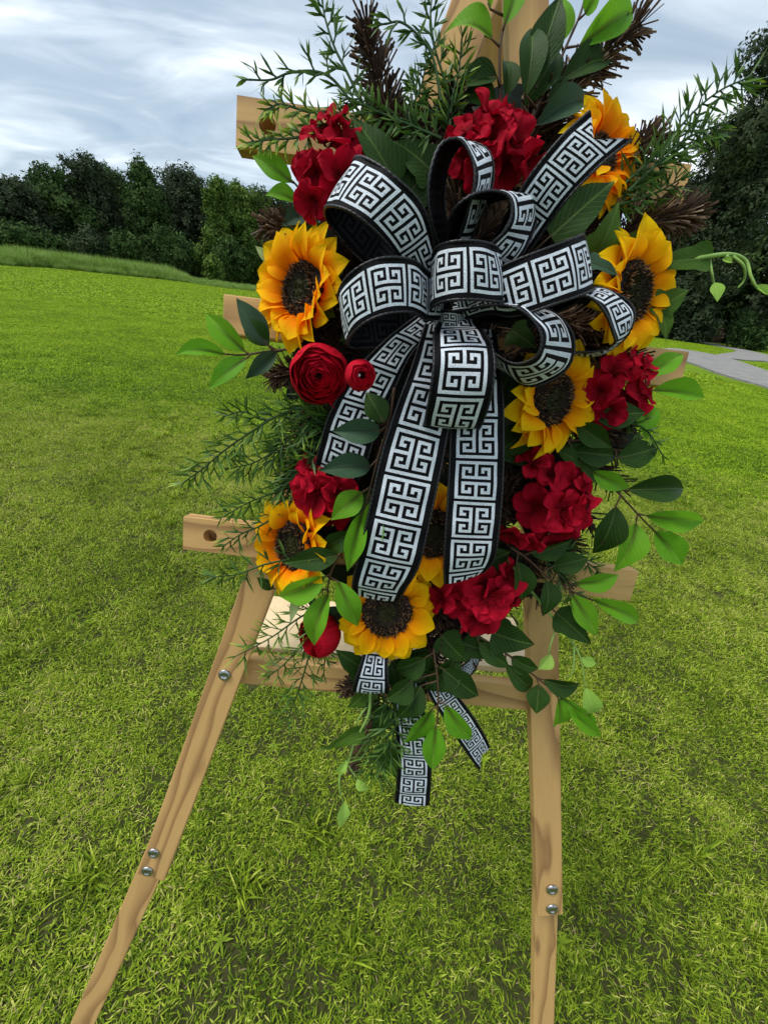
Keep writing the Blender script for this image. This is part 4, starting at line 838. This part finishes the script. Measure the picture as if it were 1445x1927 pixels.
for k in range(620):  # near-black leaf backing, added to keep backlight out of the swag core
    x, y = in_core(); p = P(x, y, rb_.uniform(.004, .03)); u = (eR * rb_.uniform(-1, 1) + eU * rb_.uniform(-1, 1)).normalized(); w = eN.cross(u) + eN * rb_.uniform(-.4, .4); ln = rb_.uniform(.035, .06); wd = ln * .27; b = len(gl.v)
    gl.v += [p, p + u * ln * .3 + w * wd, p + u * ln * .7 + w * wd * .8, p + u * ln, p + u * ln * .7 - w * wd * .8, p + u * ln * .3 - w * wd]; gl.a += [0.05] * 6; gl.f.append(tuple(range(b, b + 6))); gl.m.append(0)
o = link('backlight_block_leaves', gl.mesh('backlight_block_leaves', [tint_mat('backlight_block_green', [(0, (0.004, 0.012, 0.004)), (1, (0.015, 0.04, 0.012))], .6)], False), base, None); o['kind'] = 'stuff'

# ------------------------------------------------------------------ flowers
def Tm(x, y, z): return Matrix.Translation((x, y, z))
def Rz(a): return Matrix.Rotation(a, 4, 'Z')
def Ry(a): return Matrix.Rotation(a, 4, 'Y')
def Rx(a): return Matrix.Rotation(a, 4, 'X')
def Sc(x, y, z): return Matrix.Diagonal((x, y, z, 1))
def facing(px, py, d, a, b, spin=0.0):
    n = (eN + eR * a + eU * b).normalized(); return frame(P(px, py, d), eR - n * eR.dot(n), n) @ Rz(spin)
SPET = [blade_me('petal', 'petal', [SUNP], 60 + s, .30, .16 + .05 * (s % 3), .0, .03, 10, 6, .12 * (s - 2), .02) for s in range(5)]
SPET2 = [blade_me('petal', 'petal', [SUNP2], 60 + s, .30, .16 + .05 * (s % 3), .0, .03, 10, 6, .12 * (s - 2), .02) for s in range(5)]
SEPAL = blade_me('sepal', 'petal', [LEAFM['M']], 9, .2, .1, 0, .02, 6, 4)
def seed_disc(R, rng, dense=1100):
    g = Geo(); n = 28; prof = [(0.0, .10), (.35, .10), (.62, .16), (.88, .10), (1.0, -.08), (.9, -.2)]
    gb = len(g.v)
    for r, z in prof[1:]:
        for k in range(n): g.v.append(Vector((R * r * math.cos(2 * PI * k / n), R * r * math.sin(2 * PI * k / n), R * z))); g.a.append(.1)
    for i in range(len(prof) - 2):
        for k in range(n): g.f.append((gb + i * n + k, gb + (i + 1) * n + k, gb + (i + 1) * n + (k + 1) % n, gb + i * n + (k + 1) % n)); g.m.append(0)
    g.f.append(tuple(gb + k for k in range(n))); g.m.append(1)
    for k in range(dense):
        inner = k < dense * .34; r = R * (math.sqrt(rng.random()) * .52 if inner else rng.uniform(.50, 1.0)); a = rng.uniform(0, 2 * PI); rr = r / R
        z = R * (.10 if rr < .35 else .10 + .06 * (rr - .35) / .27 if rr < .62 else .16 - .22 * (rr - .62) / .38)
        p = Vector((r * math.cos(a), r * math.sin(a), z - .001)); dr = (Vector((math.cos(a) * rr * .5, math.sin(a) * rr * .5, 1)) + rdir(rng) * .35).normalized(); w = dr.cross(rdir(rng)).normalized()
        if inner: g.blade(p, dr, w, R * .10, R * .05, .1, rng.uniform(.1, 1.0) ** 2, 0, 1)
        else: g.blade(p, dr, w, R * rng.uniform(.13, .24), R * .045, .02, rng.choice((.1, .35, .6, .85, 1.0, 1.0)), rng.uniform(-.5, .5))
    return g.mesh('seed_disc', [SEED, SEEDG], False)
def sunflower(label, px, py, Rpx, a, b, d, seed, cup=.0, n1=17, n2=13, disc=.42, mats=SPET, spin=0.0, sq=1.0):
    rng = random.Random(seed); R = Rpx * mpp(px, py, d); F = facing(px, py, d, a, b, spin); t = thing('sunflower', label, 'sunflower', F.translation, 'sunflowers in the swag')
    for ring, n, tilt, r0, ln in ((0, n1, .10 + cup, disc * .80, 1.03 - disc * .80), (1, n2, .40 + cup, disc * .84, .94 - disc * .84)):
        for k in range(n):
            ph = 2 * PI * (k + .5 * ring + rng.uniform(-.22, .22)) / n; L_ = R * ln * rng.uniform(.9, 1.1); W = R * .47 * rng.uniform(.85, 1.12)
            M = F @ Rz(ph) @ Tm(R * r0, 0, R * (.02 + .04 * ring)) @ Ry(-tilt - rng.uniform(-.18, .20)) @ Rx(rng.uniform(-.5, .5)) @ Sc(L_, W, L_ * .8)
            link('petal', rng.choice(mats), t, M)
    link('seed_disc', seed_disc(R * disc, rng), t, F @ Tm(0, 0, R * .10))
    for k in range(7): link('sepal', SEPAL, t, F @ Rz(k * .9) @ Tm(R * .08, 0, -R * .05) @ Ry(-.1) @ Sc(R * .72, R * .42, R * .6))
sunflower('large cupped orange sunflower at the left middle facing left away from the bow', 578, 550, 118, -.72, .05, .055, 1, .36, 19, 16, .50, spin=.3)
sunflower('upper right yellow sunflower behind the notched end of the ribbon tail', 1122, 300, 104, .45, .20, .048, 2, .12, 18, 14, .42)
sunflower('right middle sunflower behind the small right ribbon loop', 1176, 554, 118, .50, -.05, .05, 3, .10, 18, 14, .52, mats=SPET2)
sunflower('golden sunflower below the round right ribbon loop', 1030, 750, 108, .42, -.12, .065, 4, .16, 18, 14, .50, mats=SPET2)
sunflower('lower left orange sunflower above the end of the lowest crossbar', 562, 1026, 98, -.72, .06, .052, 5, .34, 17, 14, .52)
sunflower('sunflower showing between the two long ribbon tails', 816, 1002, 96, .0, .08, .055, 6, .05, 18, 14, .50, mats=SPET2)
sunflower('lowest sunflower hanging above the tray with its disc under the ribbon end', 727, 1148, 92, .0, .16, .060, 7, .02, 18, 14, .52, mats=SPET2)
BPET = [blade_me('petal', 'round', [REDP], 80 + s, .10, .16, .22, .10, 14, 10, .15 * (s - 2), .06) for s in range(5)]
def bloom(label, florets, seed, d=.065):
    rng = random.Random(seed); cx_ = sum(f[0] for f in florets) / len(florets); cy_ = sum(f[1] for f in florets) / len(florets); t = thing('red_blossom', label, 'red blossom', P(cx_, cy_, d), 'deep red blossom clusters in the swag')
    for i, f in enumerate(florets):
        x, y, r = f[:3]; dd = d + (f[3] if len(f) > 3 else rng.uniform(-.008, .012)); R = r * mpp(x, y, dd)
        F = facing(x, y, dd, (x - cx_) / 60 + rng.uniform(-.35, .35), (cy_ - y) / 60 + rng.uniform(-.3, .3), rng.uniform(0, 6))
        for k in range(5):
            L_ = R * rng.uniform(.92, 1.15); link('petal', rng.choice(BPET), t, F @ Rz(2 * PI * (k + rng.uniform(-.12, .12)) / 5) @ Tm(R * .04, 0, .0008 * k) @ Ry(-.32 + rng.uniform(-.28, .3)) @ Rx(rng.uniform(-.3, .3)) @ Sc(L_, L_ * rng.uniform(.92, 1.12), L_))
        g = Geo()
        for k in range(5): g.tube([Vector((0, 0, 0)), Vector((rng.uniform(-.05, .05) * R, rng.uniform(-.05, .05) * R, R * .16))], R * .025, R * .045, 5, .5)
        link('stamen', g.mesh('stamen', [REDP]), t, F)
bloom('upper left red blossom cluster over the top crossbar beside the ivy leaves', [(628, 236, 36, .0), (610, 275, 44), (645, 275, 46), (598, 330, 42), (636, 335, 48), (592, 375, 36), (622, 385, 36), (575, 318, 28), (660, 300, 34)], 1)
bloom('top red blossom cluster between the two upper ribbon loops', [(918, 225, 44), (890, 258, 44), (950, 235, 44), (960, 275, 44), (925, 270, 46, .012), (870, 262, 34), (990, 300, 36), (940, 315, 40), (905, 320, 40), (875, 300, 34)], 2)
bloom('right red blossom cluster beside the two bright leaves', [(1175, 690, 38), (1150, 705, 36), (1200, 735, 34), (1145, 770, 36), (1180, 750, 36), (1205, 695, 26), (1130, 735, 30)], 3, .055)
bloom('large red blossom cluster at the lower right above the lowest crossbar', [(1062, 915, 44), (1010, 955, 44), (1075, 960, 38), (1030, 895, 38), (965, 1000, 34), (1000, 875, 32), (1040, 995, 38), (995, 1010, 32), (1090, 925, 34), (1050, 960, 42, .014)], 4)
bloom('small red blossom cluster above the lower left sunflower', [(600, 928, 42, .01), (590, 885, 30), (618, 962, 36), (635, 925, 32), (578, 915, 30)], 5, .06)
bloom('lowest red blossom cluster right of the lowest sunflower', [(905, 1105, 46), (945, 1085, 36), (865, 1120, 38), (935, 1135, 42), (895, 1155, 38), (835, 1120, 32), (915, 1125, 40, .014), (960, 1110, 30), (870, 1095, 32)], 6)
bloom('deep red blossom partly hidden behind the bow and the long ribbon tails', [(745, 925, 34), (900, 330, 30), (960, 350, 30)][:1] + [(720, 950, 30), (735, 975, 28)], 7, .05)
def shell_me(seed, span, th0, th1, flare):
    rng = random.Random(seed); nu, nv = 12, 9; vs = []; uv = []; fs = []; ph = rng.uniform(0, 6)
    for i in range(nu + 1):
        a = (i / nu - .5) * span; edge = abs(i / nu - .5) * 2
        for j in range(nv + 1):
            f = j / nv; top = th0 + .16 * edge ** 2.5 + .05 * math.sin(a * 5 + ph); th = th1 + (top - th1) * f; r = 1 + flare * f ** 4 + .015 * math.sin(a * 7 + ph) * f
            vs.append((r * math.sin(th) * math.cos(a), r * math.sin(th) * math.sin(a), r * math.cos(th) * .92)); uv.append((f, i / nu))
    for i in range(nu):
        for j in range(nv):
            k = i * (nv + 1) + j; fs.append((k, k + 1, k + nv + 2, k + nv + 1))
    return mesh('petal', vs, fs, [ROSEP], uv=uv)
SHELL = {}
def ranunculus(label, px, py, Rpx, a, b, d, seed, layers=8, extra=(), open_=1.0, inner=.2):
    rng = random.Random(seed); R = Rpx * mpp(px, py, d); F = facing(px, py, d, a, b); t = thing('ranunculus', label, 'red flower', F.translation, 'red ranunculus flowers in the swag')
    for l in range(layers):
        f = l / (layers - 1); r = R * (inner + (1 - inner) * f); n = 3 if l < 3 else 4 if l < 6 else 5; th0 = (.62 + .30 * f) * open_
        for k in range(n):
            key = (l, k % 2, round(open_, 2)); 
            if key not in SHELL: SHELL[key] = shell_me(l * 7 + k, 2 * PI / n * 1.5, th0, 2.95, .05 + .05 * f)
            M = F @ Tm(0, 0, (R - r) * .42) @ Rz(2 * PI * k / n + l * .8 + rng.uniform(-.15, .15)) @ Ry(rng.uniform(-.06, .06)) @ Sc(r * rng.uniform(.96, 1.03), r, r)
            link('petal', SHELL[key], t, M)
    g = Geo()
    for k in range(60):
        a_ = rng.uniform(0, 6.28); q = rng.random() * R * .2; g.blade(Vector((q * math.cos(a_), q * math.sin(a_), R * .25)), Vector((0, 0, 1)), rdir(rng), R * .22, R * .03, .1, rng.uniform(.1, .8))
    link('stamen', g.mesh('stamen', [SEED], False), t, F)
    for (tx, ty, w) in extra:
        x = P(tx, ty, d) - F.translation; link('petal', BPET[1].copy(), t, frame(F.translation - eN * R * .25, x, eN, (x.length, w * mpp(px, py, d), x.length)))
ranunculus('large round red ranunculus below the left middle sunflower', 603, 705, 55, .02, -.22, .08, 1, 9, [(662, 762, 60), (560, 745, 60)])
ranunculus('small red ranunculus bud between the large one and the ribbon tail', 678, 706, 29, .22, -.1, .128, 2, 5, open_=.75, inner=.5)
ranunculus('red ranunculus bud hanging above the tray seen from the side', 604, 1194, 38, -.95, -.1, .06, 3, 7, open_=.85)

# ------------------------------------------------------------------ ribbon bow
Q = ['1111111', '1000001', '1011101', '1010101', '1010001', '1011111', '1000000']
def motif():
    m = [[int(c) for c in r] + [int(c) for c in r[:6]][::-1] for r in Q]; m = m + m[:6][::-1]; return m
MA = motif(); MB = [list(r) for r in zip(*MA)]
bow = thing('ribbon_bow', 'large black bow with white key pattern and long tails on the swag', 'bow', P(850, 600, .09))
def ribbon(name, pairs, face, start=0, notch=0.0, flip_end=False, cords=True):
    A = crom([P(*p[0]) for p in pairs], 240); B = crom([P(*p[1]) for p in pairs], 240); n = 240
    mid = [(a + b) / 2 for a, b in zip(A, B)]; s = [0.0]
    for i in range(1, n): s.append(s[-1] + (mid[i] - mid[i - 1]).length)
    W = sorted((a - b).length for a, b in zip(A, B))[int(n * .7)]; NC = 17; Ltot = s[-1]; cell = W / NC; rows = max(8, int(Ltot / (cell * (.9 if name == 'ribbon_tail' else .96))))
    def at(x):
        x = min(max(x, 0), Ltot); lo = 0; hi = n - 1
        while hi - lo > 1:
            m_ = (lo + hi) // 2
            if s[m_] <= x: lo = m_
            else: hi = m_
        f = (x - s[lo]) / max(s[hi] - s[lo], 1e-9); return A[lo].lerp(A[hi], f), B[lo].lerp(B[hi], f)
    # which side is the print: normal at pair index face must look at the camera
    i = int(face / (len(pairs) - 1) * (n - 1)); i = min(max(i, 1), n - 2); nn = (mid[i + 1] - mid[i - 1]).cross(B[i] - A[i])
    sg = 1 if nn.dot(CAM - mid[i]) > 0 else -1
    rngn = random.Random(len(bow.children) * 3 + 1); ph = rngn.uniform(0, 6)
    vs = []; vb = []; cut = []
    for r in range(rows + 1):
        row = []
        for c in range(NC + 1):
            u = c / NC; lim = Ltot - notch * (1 - abs(2 * u - 1)); x = r / rows * Ltot; x_ = min(x, lim); a, b = at(x_); a2, b2 = at(min(x_ + 1e-3, Ltot)); a1, b1 = at(max(x_ - 1e-3, 0))
            al = (a2 + b2 - a1 - b1); nrm = al.cross(b - a); nrm = nrm.normalized() * sg if nrm.length > 1e-12 else eN
            p = a.lerp(b, u) + nrm * (.0016 * math.sin(PI * u) + .0007 * math.sin(x * 190 + ph + u * 3)); vs.append(p); vb.append(p - nrm * .0005); cut.append(x > lim + cell)
    fs = []; mi = []; m = NC + 1; off = len(vs)
    for r in range(rows):
        k = (r + start) % 28; pat = MA if k < 14 else MB; pr = k % 14
        for c in range(NC):
            q = (r * m + c, r * m + c + 1, (r + 1) * m + c + 1, (r + 1) * m + c)
            if all(cut[z] for z in q): continue
            w = 2 <= c <= 14 and pr < 13 and pat[pr][c - 2]
            f1 = q if sg < 0 else q[::-1]
            fs.append(f1); mi.append(1 if w else 0); fs.append(tuple(off + z for z in f1[::-1])); mi.append(3 if w else 2)
    me = mesh(name, vs + vb, fs, RIB, mi)
    # check the winding against the print side
    o = link(name, me, bow, None)
    fi = next((p for p in me.polygons if p.material_index in (0, 1) and abs(p.center[0] - mid[i].x) < .01 and abs(p.center[1] - mid[i].y) < .02 and abs(p.center[2] - mid[i].z) < .01), None)
    if fi is not None and fi.normal.dot(CAM - mid[i]) < 0: me.flip_normals()
    if cords:
        for E, O_ in ((A, B), (B, A)):
            g = Geo(); st = .0011; cnt = int(Ltot / st); pp = []
            for k in range(cnt):
                a, b = at(k * st); p, q = (a, b) if E is A else (b, a); pp.append((p, (p - q).normalized()))
            base_ = 0
            for k in range(cnt):
                p, od = pp[k]; t_ = (pp[min(k + 1, cnt - 1)][0] - pp[max(k - 1, 0)][0]); t_ = t_.normalized() if t_.length > 1e-9 else eU; w = t_.cross(od).normalized(); rr = .0010 + .00025 * (k % 2); c0 = p + w * (.0002 * (1 if (k // 2) % 2 else -1)) - od * .0003
                for z in range(6): an = z * PI / 3; g.v.append(c0 + od * (rr * math.cos(an)) + w * (rr * math.sin(an))); g.a.append(.5)
                if k:
                    for z in range(6): g.f.append(((k - 1) * 6 + z, (k - 1) * 6 + (z + 1) % 6, k * 6 + (z + 1) % 6, k * 6 + z)); g.m.append(0)
            link('edging', g.mesh('edging', [CORD]), o, None)
    return o
D3 = lambda l: [((a, b, c), (d, e_, f)) for a, b, c, d, e_, f in l]
LOOPS = [
 ('ribbon_tail', D3([(790, 590, .085, 830, 620, .085), (725, 640, .092, 778, 662, .092), (662, 706, .09, 742, 734, .09), (622, 775, .085, 712, 802, .085), (602, 840, .078, 688, 880, .078), (594, 874, .07, 674, 905, .07)]), 2, 3, 0),
 ('ribbon_tail', D3([(800, 610, .09, 862, 622, .09), (775, 690, .105, 866, 704, .105), (745, 770, .115, 845, 800, .115), (717, 860, .118, 829, 885, .118), (697, 950, .118, 810, 975, .118), (677, 1040, .112, 788, 1065, .112), (664, 1092, .10, 762, 1110, .10), (664, 1118, .085, 750, 1132, .085)]), 3, 9, 0),
 ('ribbon_tail', D3([(862, 620, .08, 932, 620, .08), (854, 720, .095, 944, 720, .095), (848, 800, .108, 947, 800, .108), (844, 900, .114, 946, 905, .114), (838, 1000, .114, 938, 1005, .114), (835, 1060, .108, 929, 1055, .108), (836, 1100, .098, 908, 1078, .098)]), 3, 10, 0),
 ('ribbon_tail', D3([(880, 530, .075, 925, 575, .075), (930, 445, .10, 978, 500, .10), (968, 375, .118, 1030, 425, .118), (1006, 318, .132, 1070, 372, .132), (1055, 258, .138, 1128, 312, .138), (1111, 206, .138, 1190, 262, .138)]), 3, 2, .017),
 ('ribbon_loop', D3([(835, 560, .10, 790, 560, .10), (824, 490, .118, 770, 520, .118), (797, 392, .148, 722, 452, .148), (740, 330, .155, 668, 404, .155), (686, 296, .142, 626, 388, .142), (666, 303, .115, 611, 396, .115), (680, 340, .09, 625, 430, .09), (740, 420, .075, 690, 500, .075), (815, 530, .08, 790, 560, .08)]), 3, 6, 0),
 ('ribbon_loop', D3([(840, 500, .11, 852, 490, .08), (812, 420, .14, 840, 420, .09), (806, 345, .15, 836, 350, .095), (826, 276, .15, 852, 292, .10), (862, 262, .148, 882, 268, .105), (888, 300, .148, 920, 286, .11), (892, 345, .148, 928, 336, .11), (878, 400, .14, 910, 395, .11), (858, 460, .12, 882, 460, .10)]), 6, 4, 0),
 ('ribbon_loop', D3([(838, 490, .10, 850, 500, .07), (846, 412, .14, 868, 440, .10), (876, 374, .155, 890, 402, .105), (918, 359, .155, 928, 380, .105), (954, 368, .152, 1000, 365, .115), (962, 400, .15, 1011, 392, .115), (948, 435, .148, 1000, 445, .12), (913, 466, .14, 965, 497, .118), (868, 500, .11, 900, 530, .10)]), 5, 0, 0),
 ('ribbon_loop', D3([(860, 560, .10, 872, 602, .10), (906, 530, .128, 922, 590, .128), (946, 500, .145, 968, 596, .145), (1020, 470, .152, 1045, 572, .152), (1078, 448, .146, 1098, 554, .146), (1095, 441, .13, 1114, 546, .13), (1090, 455, .105, 1108, 550, .105), (1020, 500, .088, 1040, 590, .088), (900, 560, .08, 900, 610, .08)]), 3, 11, 0),
 ('ribbon_loop', D3([(880, 600, .08, 890, 580, .06), (990, 580, .10, 1000, 565, .07), (1080, 560, .12, 1090, 546, .085), (1113, 562, .125, 1136, 543, .095), (1138, 590, .125, 1184, 570, .095), (1152, 625, .12, 1192, 600, .095), (1153, 648, .11, 1172, 640, .085), (1110, 662, .10, 1110, 672, .075), (980, 660, .08, 980, 670, .06)]), 4, 5, 0),
 ('ribbon_loop', D3([(850, 590, .10, 860, 560, .08), (908, 577, .13, 914, 560, .09), (964, 577, .155, 988, 571, .11), (1002, 603, .16, 1048, 592, .115), (1018, 638, .16, 1080, 640, .115), (1006, 672, .155, 1064, 697, .11), (968, 684, .145, 1000, 727, .105), (932, 666, .13, 944, 699, .095), (888, 630, .11, 895, 652, .085)]), 4, 8, 0),
 ('ribbon_loop', D3([(850, 555, .09, 850, 600, .09), (817, 500, .11, 812, 590, .11), (818, 470, .135, 814, 578, .135), (842, 456, .157, 840, 567, .157), (880, 452, .163, 882, 564, .163), (918, 457, .157, 930, 568, .157), (938, 470, .135, 950, 572, .135), (938, 492, .11, 946, 590, .11), (880, 550, .09, 880, 600, .09)]), 4, 14, 0),
 ('ribbon_loop', D3([(835, 545, .10, 830, 600, .10), (804, 510, .13, 802, 602, .13), (770, 487, .15, 773, 588, .15), (713, 486, .157, 724, 592, .157), (663, 511, .152, 682, 611, .152), (638, 547, .135, 656, 640, .135), (645, 572, .112, 662, 654, .112), (690, 555, .09, 702, 655, .09), (770, 555, .08, 775, 650, .08), (830, 570, .085, 830, 620, .085)]), 3, 12, 0),
 ('ribbon_loop', D3([(835, 590, .09, 885, 590, .09), (818, 622, .12, 910, 625, .12), (816, 646, .145, 925, 648, .145), (815, 690, .157, 931, 692, .157), (808, 745, .152, 923, 750, .152), (800, 788, .136, 907, 797, .136), (800, 797, .115, 900, 806, .115), (815, 760, .09, 905, 770, .09), (840, 640, .08, 890, 640, .08)]), 3, 2, 0),
 ('ribbon_knot', D3([(818, 588, .095, 818, 618, .095), (835, 584, .108, 836, 624, .108), (856, 586, .110, 858, 626, .110), (880, 592, .098, 882, 616, .098)]), 1, 0, 0),
 ('ribbon_loop', D3([(690, 1205, .06, 732, 1205, .06), (681, 1240, .074, 729, 1246, .074), (668, 1280, .08, 731, 1286, .08), (663, 1300, .07, 731, 1305, .07), (672, 1290, .05, 726, 1292, .05), (690, 1230, .04, 722, 1230, .04)]), 2, 8, 0),
 ('ribbon_tail', D3([(733, 1265, .05, 788, 1272, .05), (740, 1330, .056, 797, 1330, .056), (746, 1390, .058, 806, 1395, .058), (748, 1445, .057, 811, 1450, .057), (743, 1510, .05, 807, 1516, .05)]), 2, 5, 0),
 ('ribbon_tail', D3([(790, 1275, .046, 826, 1250, .046), (815, 1320, .055, 852, 1296, .055), (850, 1375, .058, 891, 1350, .058), (880, 1420, .055, 912, 1385, .055), (903, 1452, .05, 921, 1405, .05)]), 2, 3, .012),
 ('ribbon_tail', D3([(826, 1262, .04, 838, 1280, .04), (862, 1256, .045, 872, 1280, .045), (888, 1232, .045, 896, 1256, .045), (900, 1198, .04, 912, 1204, .04)]), 1, 3, 0),
]
for nm, pr, fc, st, no in LOOPS: ribbon(nm, pr, fc, st, no)
